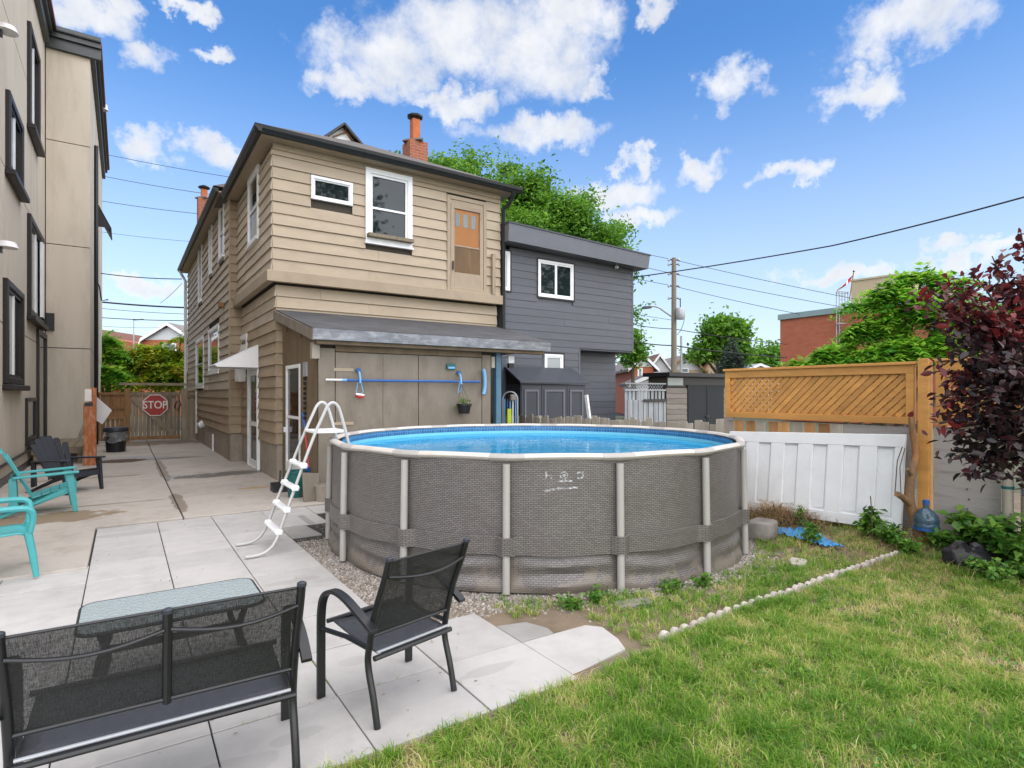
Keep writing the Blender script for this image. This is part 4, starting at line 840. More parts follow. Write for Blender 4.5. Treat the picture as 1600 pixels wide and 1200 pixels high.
# ------------------------------------------------------------------ furniture
def sling_seat(label, cat, name, w, nb, fab, arms, loc, rz):
    """metal-framed patio seat, front is +Y, origin on the ground under the back"""
    t = bpy.data.objects.new(name, None); COL.objects.link(t); OFF[t.name] = Vector((0, 0, 0)); setp(t, label, cat); h = w / 2
    bx = [-h + w * k / nb for k in range(nb + 1)]
    back = [(.075, .41), (.02, .6), (-.06, .78), (-.10, .885)]
    for k, x in enumerate(bx):
        if k in (0, nb):
            pts = arc_pts([(x, -.0, .0), (x, .035, .14), (x, .085, .30), (x, .075, .41), (x, .02, .6), (x, -.06, .78), (x, -.105, .90)])
            MB().tube(pts, .0185, 10).build('back_leg', 'dark_metal', t, smooth=True, local=True)
            s = 1 if x > 0 else -1; xo = x + s * .045
            arm = arc_pts([(xo, .50, 0), (xo, .50, .30), (xo, .495, .50), (xo, .455, .60), (xo, .36, .645), (xo, .24, .635), (xo, .10, .585), (xo - s * .006, -.03, .525)])
            mb = MB(); mb.tube(arm, .026, 8, flat=.5, up=(1, 0, 0)) if False else mb.tube(arm, .014, 8); 
            # flat bar arm: boxes along the curve
            mb = MB(); n = len(arm); vs = []; 
            for i, p in enumerate(arm):
                d = (arm[min(i + 1, n - 1)] - arm[max(i - 1, 0)]).normalized(); nrm = Vector((0, -d.z, d.y)); a_ = Vector((1, 0, 0)) * .024; b_ = nrm * .011
                vs += [p - a_ - b_, p + a_ - b_, p + a_ + b_, p - a_ + b_]
            fs = [(i * 4 + q, i * 4 + (q + 1) % 4, i * 4 + 4 + (q + 1) % 4, i * 4 + 4 + q) for i in range(n - 1) for q in range(4)] + [(3, 2, 1, 0), tuple((n - 1) * 4 + q for q in range(4))]
            mb.add(vs, fs).build('armrest', 'dark_metal', t, local=True, bevel=.003)
            MB().tube([(x, .07, .395), (x + s * .0, .30, .395), (xo, .495, .40)], .014, 8).build('seat_rail', 'dark_metal', t, smooth=True, local=True)
        else:
            MB().tube(arc_pts([(x, .062, .45), (x, .02, .6), (x, -.06, .78), (x, -.108, .885)]), .018, 8).build('back_post', 'dark_metal', t, smooth=True, local=True)
        MB().lathe([(.021, 0), (.021, .014), (.01, .02)], (x, -.107, .897 if k in (0, nb) else .88), 10).build('post_cap', 'navy_plastic', t, local=True)
    def bk(v): 
        z = .465 + v * .425; pts = [(.41, .075), (.6, .02), (.78, -.06), (.9, -.105)]
        for (z0, y0), (z1, y1) in zip(pts[:-1], pts[1:]):
            if z <= z1: return y0 + (y1 - y0) * (z - z0) / (z1 - z0), z
        return pts[-1][1], z
    for x0, x1 in zip(bx[:-1], bx[1:]):
        x0 += .012; x1 -= .012
        MB().grid(lambda i, j: (x0 + (x1 - x0) * i, bk(j)[0] - .010 * math.sin(math.pi * i) + .004, bk(j)[1]), 10, 8).build('back_sling', fab, t, smooth=True, local=True)
        y_, z_ = bk(.80); MB().tube([(x0 + (x1 - x0) * i / 8, y_ - .014 - .03 * math.sin(math.pi * i / 8), z_ - .028 * math.sin(math.pi * i / 8)) for i in range(9)], .009, 8).build('stretcher', 'dark_metal', t, smooth=True, local=True)
        y_, z_ = bk(1); MB().tube([(x0, y_ + .002, z_), (x1, y_ + .002, z_)], .006, 6).build('top_hem', 'dark_metal', t, smooth=True, local=True)
        y_, z_ = bk(0); MB().tube([(x0, y_, z_ + .0), (x1, y_, z_ + .0)], .011, 8).build('sling_rod', 'dark_metal', t, smooth=True, local=True)
    MB().grid(lambda i, j: (-h + .025 + (w - .05) * i, .035 + .485 * j, .375 + .055 * j - .022 * math.sin(math.pi * i) - .01 * math.sin(math.pi * j)), 12, 6).build('seat_sling', 'sling_seat', t, smooth=True, local=True, solid=.006)
    MB().tube([(-h, .03, .355), (h, .03, .355)], .015, 8).build('rear_rail', 'dark_metal', t, smooth=True, local=True)
    MB().tube([(-h + .02, .035, .38), (h - .02, .035, .38)], .008, 8).build('seat_rod', 'galv', t, smooth=True, local=True)
    MB().tube([(-h, .51, .425), (h, .51, .425)], .014, 8).build('front_rail', 'dark_metal', t, smooth=True, local=True)
    t.location = loc; t.rotation_euler = (0, 0, R(rz)); return t
sling_seat('black mesh patio armchair standing alone on the pavers before the pool', 'chair', 'patio_armchair', .53, 1, 'sling_tight', True, (1.355, 2.94, 0), 13)
sling_seat('black mesh two-seat patio bench in front of the glass table', 'bench', 'patio_loveseat', 1.02, 2, 'sling', True, (.148, 2.76, 0), -2)
CT = thing('coffee_table', 'low patio table with wet frosted glass top and dark metal frame', 'table', (.26, 4.18, 0))
def rrect(x0, x1, y0, y1, r, z, n=6):
    o = []
    for (cx, cy, s) in ((x1 - r, y1 - r, 0), (x0 + r, y1 - r, 90), (x0 + r, y0 + r, 180), (x1 - r, y0 + r, 270)):
        for k in range(n + 1): a = R(s + 90 * k / n); o.append((cx + r * math.cos(a), cy + r * math.sin(a), z))
    return o
rr = rrect(-.22, .75, 3.90, 4.49, .09, .425)
MB().prism(rr, (0, 0, .006)).build('glass_top', 'table_glass', CT); MB().tube([(x, y, .422) for x, y, z in rr], .011, 8, closed=True).build('top_rim', 'dark_metal', CT, smooth=True)
for (x, y) in ((-.12, 4.0), (.65, 4.0), (-.12, 4.39), (.65, 4.39)):
    sx = -.02 if x < 0 else .02; MB().tube(arc_pts([(x, y, .41), (x - sx * 2.2, y, .25), (x + sx * .2, y, .1), (x + sx * 1.2, y, .002)]), .02, 8).build('leg', 'dark_metal', CT, smooth=True)
for y in (4.0, 4.39): MB().box((-.10, y - .01, .27), (.63, y + .01, .31)).build('apron', 'dark_metal', CT)
# adirondack chairs, front +Y
def adirondack(name, label, m, loc, rz):
    t = bpy.data.objects.new(name, None); COL.objects.link(t); OFF[t.name] = Vector((0, 0, 0)); setp(t, label, 'chair', 'plastic adirondack chairs')
    for k in range(5):
        y = .48 - k * .105; z = .37 - k * .032; MB().hexa([(-.26, y - .048, z - .012), (.26, y - .048, z - .012), (.26, y + .048, z + .016), (-.26, y + .048, z + .016), (-.26, y - .05, z + .008), (.26, y - .05, z + .008), (.26, y + .05, z + .036), (-.26, y + .05, z + .036)]).build('seat_slat', m, t, local=True, bevel=.006)
    for k in range(6):
        q = k - 2.5; x0 = q * .078; x1 = q * .112; top = .95 - .022 * q * q; y0, z0 = .02, .24; y1 = -.36 * (top - .24) / .71 + .02 + .004 * q * q
        w0, w1 = .036, .053; P = []
        for (x, y, z, w) in ((x0, y0, z0, w0), ((x0 + x1) / 2, (y0 + y1) / 2, (z0 + top) / 2, (w0 + w1) / 2), (x1, y1, top, w1)): P.append([(x - w, y, z), (x + w, y, z), (x + w, y - .02, z), (x - w, y - .02, z)])
        P.append([(x1 * 1.01 - w1 * .6, y1 - .012, top + .028), (x1 * 1.01 + w1 * .6, y1 - .012, top + .028), (x1 * 1.01 + w1 * .6, y1 - .03, top + .028), (x1 * 1.01 - w1 * .6, y1 - .03, top + .028)])
        vs = [p for r_ in P for p in r_]; fs = [(i * 4 + c, i * 4 + (c + 1) % 4, i * 4 + 4 + (c + 1) % 4, i * 4 + 4 + c) for i in range(3) for c in range(4)] + [(3, 2, 1, 0), (12, 13, 14, 15)]
        MB().add(vs, fs).build('back_slat', m, t, local=True, bevel=.004)
    for s in (-1, 1):
        x = s * .33
        MB().prism([(x - .06, -.20, .535), (x + .06, -.20, .535), (x + .075, .45, .565), (x + .05, .54, .565), (x - .05, .54, .565), (x - .065, .45, .565)], (0, 0, .03)).build('armrest', m, t, local=True, bevel=.008)
        MB().hexa([(x - .02, .47, 0), (x + .02, .47, 0), (x + .02, .53, 0), (x - .02, .53, 0), (x - .025, .38, .555), (x + .025, .38, .555), (x + .025, .48, .555), (x - .025, .48, .555)]).build('front_leg', m, t, local=True, bevel=.008)
        xi = s * .285; MB().hexa([(xi - .018, -.42, 0), (xi + .018, -.42, 0), (xi + .018, -.33, 0), (xi - .018, -.33, 0), (xi - .018, .42, .27), (xi + .018, .42, .27), (xi + .018, .50, .39), (xi - .018, .46, .40)]).build('side_rail', m, t, local=True, bevel=.006)
        MB().hexa([(x - .02, -.24, .10), (x + .02, -.24, .10), (x + .02, -.14, .13), (x - .02, -.14, .13), (x - .02, -.24, .54), (x + .02, -.24, .54), (x + .02, -.16, .54), (x - .02, -.16, .54)]).build('rear_support', m, t, local=True, bevel=.006)
    MB().box((-.34, -.22, .50), (.34, -.19, .545)).build('back_brace', m, t, local=True, bevel=.005); MB().box((-.27, .49, .27), (.27, .515, .37)).build('apron', m, t, local=True, bevel=.006)
    t.location = loc; t.rotation_euler = (0, 0, R(rz)); return t
adirondack('adirondack_chair', 'teal plastic adirondack chair facing right on the concrete', 'teal_plastic', (-1.12, 10.85, .022), -84)
adirondack('adirondack_chair', 'charcoal slatted adirondack chair by the wooden step and orange post', 'navy_plastic', (-.92, 12.95, .022), -136)
TC = thing('plastic_armchair', 'teal moulded plastic armchair cut off by the left picture edge', 'chair', (0, 0, 0), None); OFF[TC.name] = Vector((0, 0, 0)); m = 'teal_plastic'
MB().grid(lambda i, j: (-.25 + .5 * i, -.22 + .48 * j, .40 + .025 * math.cos(3.14 * (i - .5)) * -1 + .02 * j - (.05 * max(0, j - .85) / .15)), 10, 10).build('seat', m, TC, smooth=True, solid=.02, local=True)
MB().grid(lambda i, j: (-.24 + .48 * i - (.0), -.22 - .16 * j - .05 * math.sin(math.pi * i) , .40 + .45 * j + .04 * math.sin(math.pi * i) * j), 10, 8).build('backrest', m, TC, smooth=True, solid=.02, local=True)
for s in (-1, 1):
    MB().tube(arc_pts([(s * .25, -.30, .62), (s * .30, -.1, .655), (s * .31, .15, .66), (s * .305, .25, .635), (s * .29, .27, .55), (s * .27, .25, .42)]), .028, 8).build('armrest', m, TC, smooth=True, local=True)
    MB().tube([(s * .26, .235, .42), (s * .285, .27, .2), (s * .30, .295, 0)], [.034, .03, .024], 8).build('front_leg', m, TC, smooth=True, local=True); MB().tube([(s * .25, -.20, .42), (s * .27, -.30, 0)], [.034, .024], 8).build('rear_leg', m, TC, smooth=True, local=True)
TC.location = (-1.02, 7.28, .02); TC.rotation_euler = (0, 0, R(-82))

# ------------------------------------------------------------------ driveway end: gate, fence, bin, post, step
VG = 24.5
def gx(x): return onv(x, VG)
GT = thing('driveway_gate', 'weathered grey plank gate with a diagonal brace across the driveway end', 'gate', (1.0, VG, 0))
g0, g1 = gx(204), gx(282); n = 13; zt = hgt(612, 1.0, VG)
for k in range(n):
    a = g0 + (g1 - g0) * k / n; MB().box((a + .006, VG, .08 + random.uniform(0, .03)), (a + (g1 - g0) / n - .006, VG + .02, zt - random.uniform(.0, .04))).build('plank', 'old_wood', GT)
MB().box((g0, VG - .045, zt - .14), (g1, VG - .002, zt - .02)).build('rail', 'old_wood', GT); MB().box((g0, VG - .045, .10), (g1, VG - .002, .22)).build('rail', 'brown_wood', GT)
MB().beam((g0 + .05, VG - .03, zt - .25), (g1 - .25, VG - .03, .25), .04, .12, up=(0, 1, 0)).build('brace', 'old_wood', GT) if False else MB().hexa([(g0 + .03, VG - .05, zt - .32), (g0 + .16, VG - .05, zt - .18), (g0 + .16, VG - .003, zt - .18), (g0 + .03, VG - .003, zt - .32), (g1 - .32, VG - .05, .22), (g1 - .18, VG - .05, .30), (g1 - .18, VG - .003, .30), (g1 - .32, VG - .003, .22)]).build('brace', 'old_wood', GT)
MB().tube([(g1 - .12, VG - .08, zt - .35), (g1 - .2, VG - .08, zt - .55), (g1 - .1, VG - .08, zt - .7), (g1 + .0, VG - .08, zt - .5), (g1 - .05, VG - .08, zt - .3)], .02, 6).build('hose_loop', 'black_plastic', GT)
GP = thing('gate_posts', 'wooden gate posts joined by a thin top beam over the gate', 'gate frame', (1.0, VG, 0))
for (x, m) in ((199, 'brown_wood'), (287.5, 'old_wood')): MB().box((gx(x) - .09, VG - .08, -.02), (gx(x) + .09, VG + .1, zt + .12)).build('post', m, GP, bevel=.008)
zb_ = hgt(601, 1.0, VG); MB().box((gx(186), VG - .10, zb_ - .03), (gx(312) - .1, VG + .04, zb_ + .06)).build('top_beam', 'old_wood', GP)
LF = thing('brown_fence', 'short brown plank fence panel between the stucco building and the gate', 'fence', (-.4, VG, 0))
f0, f1 = UPJ + .02, gx(194); n = 6
for k in range(n): a = f0 + (f1 - f0) * k / n; MB().box((a + .004, VG + .01, .1), (a + (f1 - f0) / n - .004, VG + .03, zt - .02)).build('plank', 'brown_wood', LF)
for z_ in (zt - .12, zt - .62, .85): MB().box((f0, VG - .04, z_), (f1, VG + .008, z_ + .09)).build('rail', 'brown_wood', LF)
for a in (-.55, -.42, -.28): MB().box((a, VG - .02, .2), (a + .05, VG + .009, .84)).build('pale_stake', 'grey_wood', LF)
RF = thing('dark_fence', 'dark weathered fence planks between the gate post and the tan house', 'fence', (2.1, VG, 0)); f0, f1 = gx(292.5), 2.235
for k in range(3): a = f0 + (f1 - f0) * k / 3; MB().box((a + .004, VG + .02, .02), (a + (f1 - f0) / 3 - .004, VG + .04, zt - .05)).build('plank', 'old_wood', RF)
MB().box((f0, VG - .03, zt - .2), (f1, VG + .018, zt - .1)).build('rail', 'old_wood', RF)
SG = thing('stop_sign', 'red octagonal stop sign nailed to the driveway gate', 'sign', (gx(242.5), VG - .08, 0)); sx, sz = gx(242.5), hgt(633, 1.0, VG); OFF[SG.name] = Vector((sx, VG - .08, sz)); SG.location = (sx, VG - .08, sz)
oc = lambda r, y: [(sx + r * math.cos(R(22.5 + 45 * k)), y, sz + r * math.sin(R(22.5 + 45 * k))) for k in range(8)]
MB().prism(oc(.415, VG - .062), (0, -.012, 0)).build('border', 'sign_white', SG); MB().prism(oc(.385, VG - .0745), (0, -.004, 0)).build('face', 'sign_red', SG)
text_mesh('lettering', 'STOP', .34, 'sign_white', SG, Matrix.Translation((sx, VG - .082, sz - .0)) @ Matrix.Rotation(R(90), 4, 'X') @ Matrix.Diagonal((.92, 1.12, 1, 1)))
BN = thing('waste_bin', 'black bin with a plastic liner bag beside the driveway gate', 'bin', (-.2, 20.9, 0)); q = Vector((-.2, 20.8, .022))
MB().lathe([(.24, 0), (.28, .6), (.31, .62), (.31, .66), (.27, .66), (.2, .1)], q, 18).build('bin_wall', 'black_plastic', BN, smooth=True); MB().lathe([(.315, .60), (.325, .66), (.30, .72), (.0, .74)], q, 18).build('lid', 'navy_plastic', BN, smooth=True)
mb = MB(); mb.grid(lambda i, j: (q.x + (.30 + .035 * mnoise.noise((i * 9, j * 3, 0)) + .05 * j * (1 if i < .15 or i > .8 else .2)) * math.cos(i * 6.2832), q.y + (.30 + .035 * mnoise.noise((i * 9, j * 3, 4))) * math.sin(i * 6.2832), q.z + .68 - .45 * j * (.8 + .3 * mnoise.noise((i * 5, 0, 2)))), 40, 10); mb.build('liner_bag', 'bag_film', BN, smooth=True)
OP = thing('orange_post', 'orange-brown painted timber post with pale scrapes beside the stucco wall', 'post', (-.68, 17.25, 0)); q = Vector((-.68, 17.25, 0)); zz = hgt(606, q.x, q.y); zn = hgt(630, q.x, q.y)
MB().box((q.x - .125, q.y - .1, .02), (q.x + .125, q.y + .1, zn)).build('post_shaft', 'orange_paint', OP, bevel=.012); MB().box((q.x - .02, q.y - .06, zn), (q.x + .13, q.y + .1, zz)).build('post_head', 'orange_paint', OP, bevel=.01)
MB().box((q.x - .10, q.y - .075, zn + .05), (q.x + .03, q.y - .061, zz - .03)).build('face_plate', 'sign_white', OP); MB().box((q.x - .10, q.y - .105, zn - .07), (q.x + .06, q.y - .101, zn + .02)).build('dark_patch', 'black_plastic', OP)
WS = thing('plastic_board', 'tilted white plastic board fixed behind the orange post', 'board', (-.5, 17.6, 1.2)); q1 = 17.55
MB().prism([at(x, y, 14.25) for (x, y) in ((151, 620), (175, 641), (160, 663), (150.5, 657))], (.0, .03, 0)).build('panel', 'white_plastic', WS); MB().box((-.62, 17.45, .02), (-.56, 17.52, 1.7)).build('stand', 'black_plastic', WS)
ST = thing('wooden_step', 'low weathered wooden step against the stucco wall behind the charcoal chair', 'step', (-1.2, 19.2, 0))
for k in range(5): MB().box((-1.84 + k * .20, 17.75, .40), (-1.65 + k * .20, 21.2, .44)).build('board', 'bench_wood', ST)
for (x, y) in ((-1.8, 17.8), (-.95, 17.8), (-.95, 21.1), (-1.8, 21.1)): MB().box((x, y, .0), (x + .09, y + .09, .398)).build('leg', 'bench_wood', ST)
MB().box((-1.84, 17.76, .28), (-.87, 17.79, .395)).build('skirt_board', 'bench_wood', ST)
PS = thing('leaning_plank', 'short pale plank leaning on the stucco wall above the wooden step', 'plank', (-1, 20, .4)); MB().beam(at(121, 692, 16), at(133, 662, 16), .04, .09).build('plank', 'grey_wood', PS)
PI = thing('metal_tube', 'loose pale metal tube on the ground behind the teal chair', 'tube', (-1.5, 12, 0)); MB().tube([at(-10, 782, 9.5), at(32, 775, 9.75)], .02, 8).build('tube', 'galv', PI, smooth=True); PI.children[0].location.z += 0

# ------------------------------------------------------------------ boundary fence on the right
UF = 7.8
PF = thing('picket_fence', 'low weathered wooden picket fence running behind the pool', 'fence', (UF, 9, 0))
v = 5.62; k = 0
while v < 13.6:
    w = random.uniform(.125, .15); ht = 1.30 + random.uniform(-.05, .05) - .012 * (v - 5.6); off = .0 if k % 2 == 0 else .028
    a = [(UF + off, v, -.02), (UF + off + .02, v, -.02), (UF + off + .02, v + w, -.02), (UF + off, v + w, -.02)]; tl = random.uniform(-.02, .02)
    mb = MB(); mb.prism([(UF + off, v, 0), (UF + off, v + w, 0), (UF + off, v + w + tl * .3, ht - .012), (UF + off, v + w * .93 + tl * .3, ht), (UF + off, v + w * .07 + tl * .3, ht + tl * .4), (UF + off, v + tl * .3, ht - .012)], (.02, 0, 0)); mb.build('picket', 'grey_wood', PF)
    v += w + random.uniform(-.012, .02); k += 1
for z_ in (.3, 1.0): MB().box((UF + .052, 5.6, z_), (UF + .09, 13.6, z_ + .09)).build('rail', 'grey_wood', PF)
for vv in (8.0, 10.6, 13.2): MB().box((UF + .092, vv, 0), (UF + .19, vv + .1, 1.24)).build('post', 'grey_wood', PF)
BF = thing('board_fence', 'brown and grey board fence beneath the cedar lattice', 'fence', (UF, 4.2, 0)); v = 3.82; k = 0
while v < 5.58:
    w = .145; off = .0 if k % 2 == 0 else .03; MB().box((UF + off, v, 0), (UF + off + .02, v + w, 1.345)).build('board', 'cedar_board' if k % 3 else 'grey_wood', BF); v += w + .04 if k % 2 else w + .035; k += 1
MB().box((UF + .055, 3.0, 1.0), (UF + .09, 5.58, 1.09)).build('rail', 'old_wood', BF); MB().box((UF + .004, 2.99, .0), (UF + .02, 3.80, 1.35)).build('plywood_sheet', 'grey_ply', BF)
def lattice(name, label, v0, v1, z0, z1):
    t = thing(name, label, 'lattice', (UF, (v0 + v1) / 2, z0), 'cedar lattice panels on the fence'); fw_ = .085; x = UF
    for (a, b, c, d, nm) in ((v0, v1, z1 - fw_ * 1.3, z1, 'top_rail'), (v0, v1, z0, z0 + fw_, 'bottom_rail'), (v0, v0 + fw_, z0 + fw_, z1 - fw_ * 1.3, 'side_rail'), (v1 - fw_, v1, z0 + fw_, z1 - fw_ * 1.3, 'side_rail')):
        MB().box((x - .05, a, c), (x + .03, b, d)).build(nm, 'cedar', t, bevel=.005)
    MB().box((x - .075, v0 - .02, z1 - .004), (x + .05, v1 + .02, z1 + .03)).build('cap_rail', 'cedar', t, bevel=.005)
    i0, i1, j0, j1 = v0 + fw_, v1 - fw_, z0 + fw_, z1 - fw_ * 1.3; H_ = j1 - j0; sp = .105; w = .0425
    for lay, s in ((0, -1), (1, 1)):
        c = i0 - H_
        while c < i1 + H_:
            # slat along v = c + s'*(z-j0)
            if s == 1: p0, p1 = (c, j0), (c + H_, j1)
            else: p0, p1 = (c + H_, j0), (c, j1)
            (a0, b0), (a1, b1) = p0, p1
            def clip(a, b, a_, b_):
                if a < i0: tt = (i0 - a) / (a_ - a); return i0, b + (b_ - b) * tt
                if a > i1: tt = (i1 - a) / (a_ - a); return i1, b + (b_ - b) * tt
                return a, b
            if max(a0, a1) > i0 + .02 and min(a0, a1) < i1 - .02:
                q0 = clip(a0, b0, a1, b1); q1 = clip(a1, b1, a0, b0)
                if abs(q0[0] - q1[0]) > .03:
                    xx = x - .018 + lay * .016; MB().beam((xx, q0[0], q0[1]), (xx, q1[0], q1[1]), .008, w * 1.42 if False else w * 1.35, up=(0, -(q1[1] - q0[1]), (q1[0] - q0[0]))).build('slat', 'cedar', t)
            c += sp
    return t
lattice('lattice_panel', 'orange cedar lattice panel above the white panelled board', 2.98, 5.56, 1.385, 2.10)
lattice('lattice_panel', 'cedar lattice panel half hidden behind the purple-leaved tree', .35, 2.76, 1.385, 2.12)
FPo = thing('cedar_post', 'square orange cedar fence post at the end of the lattice', 'post', (UF, 2.87, 0)); MB().box((UF - .08, 2.815, 0), (UF + .04, 2.93, 2.16)).build('post_shaft', 'cedar', FPo, bevel=.008)
GB = thing('plywood_panel', 'grey weathered plywood fence panel below the purple-leaved tree', 'panel', (UF, 2.4, 0)); MB().box((UF - .01, 2.17, .08), (UF + .015, 2.79, 1.37)).build('sheet', 'grey_ply', GB)
m_ = MB()
for k in range(7): m_.lathe([(.008, 0), (.008, .012)], (UF - .016, 2.46 + random.uniform(-.01, .01), .35 + k * .11), 6)
m_.build('nail_heads', 'dark_metal', GB); MB().box((UF - .01, -3.0, .08), (UF + .015, 2.0, 1.37)).build('sheet', 'grey_ply', GB)
for k, (vv, r) in enumerate(((2.09, .05), (1.90, .085))):
    t = thing('round_post', ('thin round grey fence post at the edge of the plywood', 'thick round grey fence post at the right picture edge')[k], 'post', (UF - .1, vv, 0), 'round grey posts'); MB().tube([(UF - .1, vv, 0), (UF - .11, vv, 1.5)], r, 12).build('post_shaft', 'grey_wood', t, smooth=True); MB().tube([(UF - .1, vv, .75 + .03 * k), (UF - .1, vv, .78 + .03 * k)], r + .006, 12).build('strap', 'green_bucket', t)
WD = thing('white_panelled_board', 'long white six-panel board leaning along the fence beside the pool', 'board', (7.65, 4.2, 0))
v0, v1 = 3.04, 5.42; hgt_ = 1.14
def wdp(v, n, s):  # v along, n out of face, s up the board
    zb = .13 - .09 * (v - v0) / (v1 - v0); return (7.60 + .12 * s / hgt_ - n, v, zb + s * .994)
def wdb(mb, a0, a1, n0, n1, s0, s1): return mb.hexa([wdp(a0, n0, s0), wdp(a1, n0, s0), wdp(a1, n1, s0), wdp(a0, n1, s0), wdp(a0, n0, s1), wdp(a1, n0, s1), wdp(a1, n1, s1), wdp(a0, n1, s1)])
wdb(MB(), v0, v1, -.0, .014, 0, hgt_).build('back_sheet', 'white_paint', WD); wdb(MB(), v0, v1, .0141, .052, hgt_ - .15, hgt_).build('top_rail', 'white_paint', WD, bevel=.005); wdb(MB(), v0, v1, .0141, .052, 0, .13).build('bottom_rail', 'white_paint', WD, bevel=.005)
n = 6; pw = (v1 - v0) / n
for k in range(n + 1):
    a = v0 + k * pw - .10; wdb(MB(), max(v0, a), min(v1, a + .20), .0141, .050, .13, hgt_ - .15).build('stile', 'white_paint', WD, bevel=.005)
    if k < n: wdb(MB(), v0 + k * pw + .125, v0 + (k + 1) * pw - .125, .0141, .028, .16, hgt_ - .19).build('panel', 'white_paint', WD, bevel=.003)

# ------------------------------------------------------------------ grey neighbour house
GH = thing('grey_house', 'dark grey clapboard house with flat sloping roof edge and white windows', 'house', (10, 14, 0)); vg = 12.1
wg = Wall((0, vg), (1, 0), (0, -1)); ztl, ztr = 5.97, 5.82
c = MB(); c.box((7.85, vg + .02, 0), (10.40, 26, 5.4)); c.box((10.40, vg + .02, 2.98), (12.45, 26, 5.4)); c.box((10.40, vg + .55, 0), (12.28, 26, 2.98)); c.build('wall', 'grey_siding', GH)
def gw(x0, x1, yt, yb, xr): u0, u1 = onv(x0, vg), onv(x1, vg); return (u0, u1, hgt(yb, u0, vg), hgt(yt, u0, vg))
w1, w2, w3 = gw(840, 895, 405, 463, 0), (7.88, onv(796, vg), hgt(454, 8.0, vg), hgt(393, 8.0, vg)), gw(850, 879, 553, 590, 0)
clad(GH, wg, 7.85, 10.41, .0, 3.0, .19, [w3], 'grey_siding', .014); clad(GH, wg, 7.85, 12.47, 3.0, 5.46, .19, [w1, w2], 'grey_siding', .014)
clad(GH, Wall((0, vg + .53), (1, 0), (0, -1)), 10.42, 12.29, 0, 2.96, .19, [], 'grey_siding', .014)
MB().box((10.40, vg - .005, 2.955), (12.47, vg + .6, 2.985)).build('overhang_soffit', 'charcoal_panel', GH); MB().box((10.385, vg - .022, 0), (10.425, vg + .53, 2.955)).build('corner_board', 'grey_trim', GH); MB().box((12.45, vg - .02, 2.99), (12.49, vg + .02, 5.45)).build('corner_board', 'grey_trim', GH)
for (w_, sp_, pn) in ((w1, 'v', 'pane_dark'), (w2, None, 'pane_pale'), (w3, None, 'curtain')):
    f = wring(MB(), wg, w_[0] - .03, w_[1] + .05, w_[2] - .04, w_[3] + .05, .05, .016, .03).build('window_surround', 'black_plastic', GH); window(GH, wg, *w_, fr=.06, n1=.035, pane=pn, split=sp_, sash=.035, sill=False)
fa = MB(); y0, y1 = vg - .42, vg + .02
fa.hexa([(7.80, y0 + .03, 5.50), (12.72, y0 + .03, 5.40), (12.72, y1, 5.40), (7.80, y1, 5.50), (7.80, y0, 5.93), (12.76, y0, 5.78), (12.76, 26, 5.78), (7.80, 26, 5.93)]); fa.build('roof_fascia', 'grey_trim', GH)
MB().hexa([(7.78, y0 - .02, 5.932), (12.79, y0 - .02, 5.782), (12.79, 26, 5.782), (7.78, 26, 5.932), (7.78, y0 - .02, 5.97), (12.79, y0 - .02, 5.82), (12.79, 26, 5.82), (7.78, 26, 5.97)]).build('roof_edge', 'charcoal_panel', GH)
lp = at(958, 416, 16.6); MB().lathe([(.06, 0), (.05, .07)], (lp.x, vg - .12, 5.34), 8).build('soffit_lamp', 'lamp_white', GH)
ST2 = thing('storage_shed', 'charcoal resin storage shed with sloping lid against the grey house', 'storage shed', (9, 11.8, 0)); u0, u1, va, vb = 7.97, 10.05, 11.44, 12.06
MB().box((u0, va, 0), (u1, vb, 1.98)).build('body', 'charcoal_panel', ST2)
MB().hexa([(u0 - .06, va - .08, 1.99), (u1 + .08, va - .08, 1.99), (u1 + .08, vb, 2.38), (u0 - .06, vb, 2.38), (u0 - .06, va - .08, 2.05), (u1 + .08, va - .08, 2.05), (u1 + .08, vb, 2.44), (u0 - .06, vb, 2.44)]).build('lid', 'charcoal_panel', ST2, bevel=.01)
MB().prism([(u0, va, 1.98), (u0, vb, 1.98), (u0, vb, 2.38)], (.02, 0, 0)).build('side_gable', 'black_plastic', ST2)
wst = Wall((0, va), (1, 0), (0, -1))
for (a, b) in ((u0 + .02, u0 + .62), (u0 + .63, u0 + 1.44), (u0 + 1.45, u1 - .02)):
    d = wbox(MB(), wst, a, b, 0, .02, .05, 1.95).build('door', 'charcoal_panel', ST2, bevel=.006); wring(MB(), wst, a + .08, b - .08, 1.0, 1.85, .05, .0205, .04).build('panel_frame', 'grey_trim', d); wring(MB(), wst, a + .08, b - .08, .1, .92, .05, .0205, .04).build('panel_frame', 'grey_trim', d)
SP_ = thing('white_plank', 'pale plank leaning on the right end of the charcoal storage shed', 'plank', (10.2, 11.5, 0)); MB().beam(at(921, 655, 14.1), at(916, 617, 14.1), .05, .09).build('plank', 'white_paint', SP_)
FC = thing('folded_lounger', 'folded striped garden lounger with lime band leaning under the shed roof', 'lounger', (7.2, 11.3, 0)); c0 = at(797, 612, 12.6)
def fcp(s, z): return (c0.x + s * .83, c0.y - s * .56, z)
MB().tube([fcp(-.16, .05), fcp(-.16, c0.z - .15)] + [fcp(-.16 * math.cos(t), c0.z - .15 + .15 * math.sin(t)) for t in np.linspace(.2, 2.94, 8)] + [fcp(.16, c0.z - .15), fcp(.17, .05)], .018, 8).build('frame', 'galv', FC, smooth=True)
for k in range(5): s = -.12 + k * .06; MB().tube([fcp(s, .05), fcp(s, c0.z - .16)], .016, 6).build('strap', ('light_blue', 'white_plastic')[k % 2] if k != 1 else 'blue_plastic', FC)
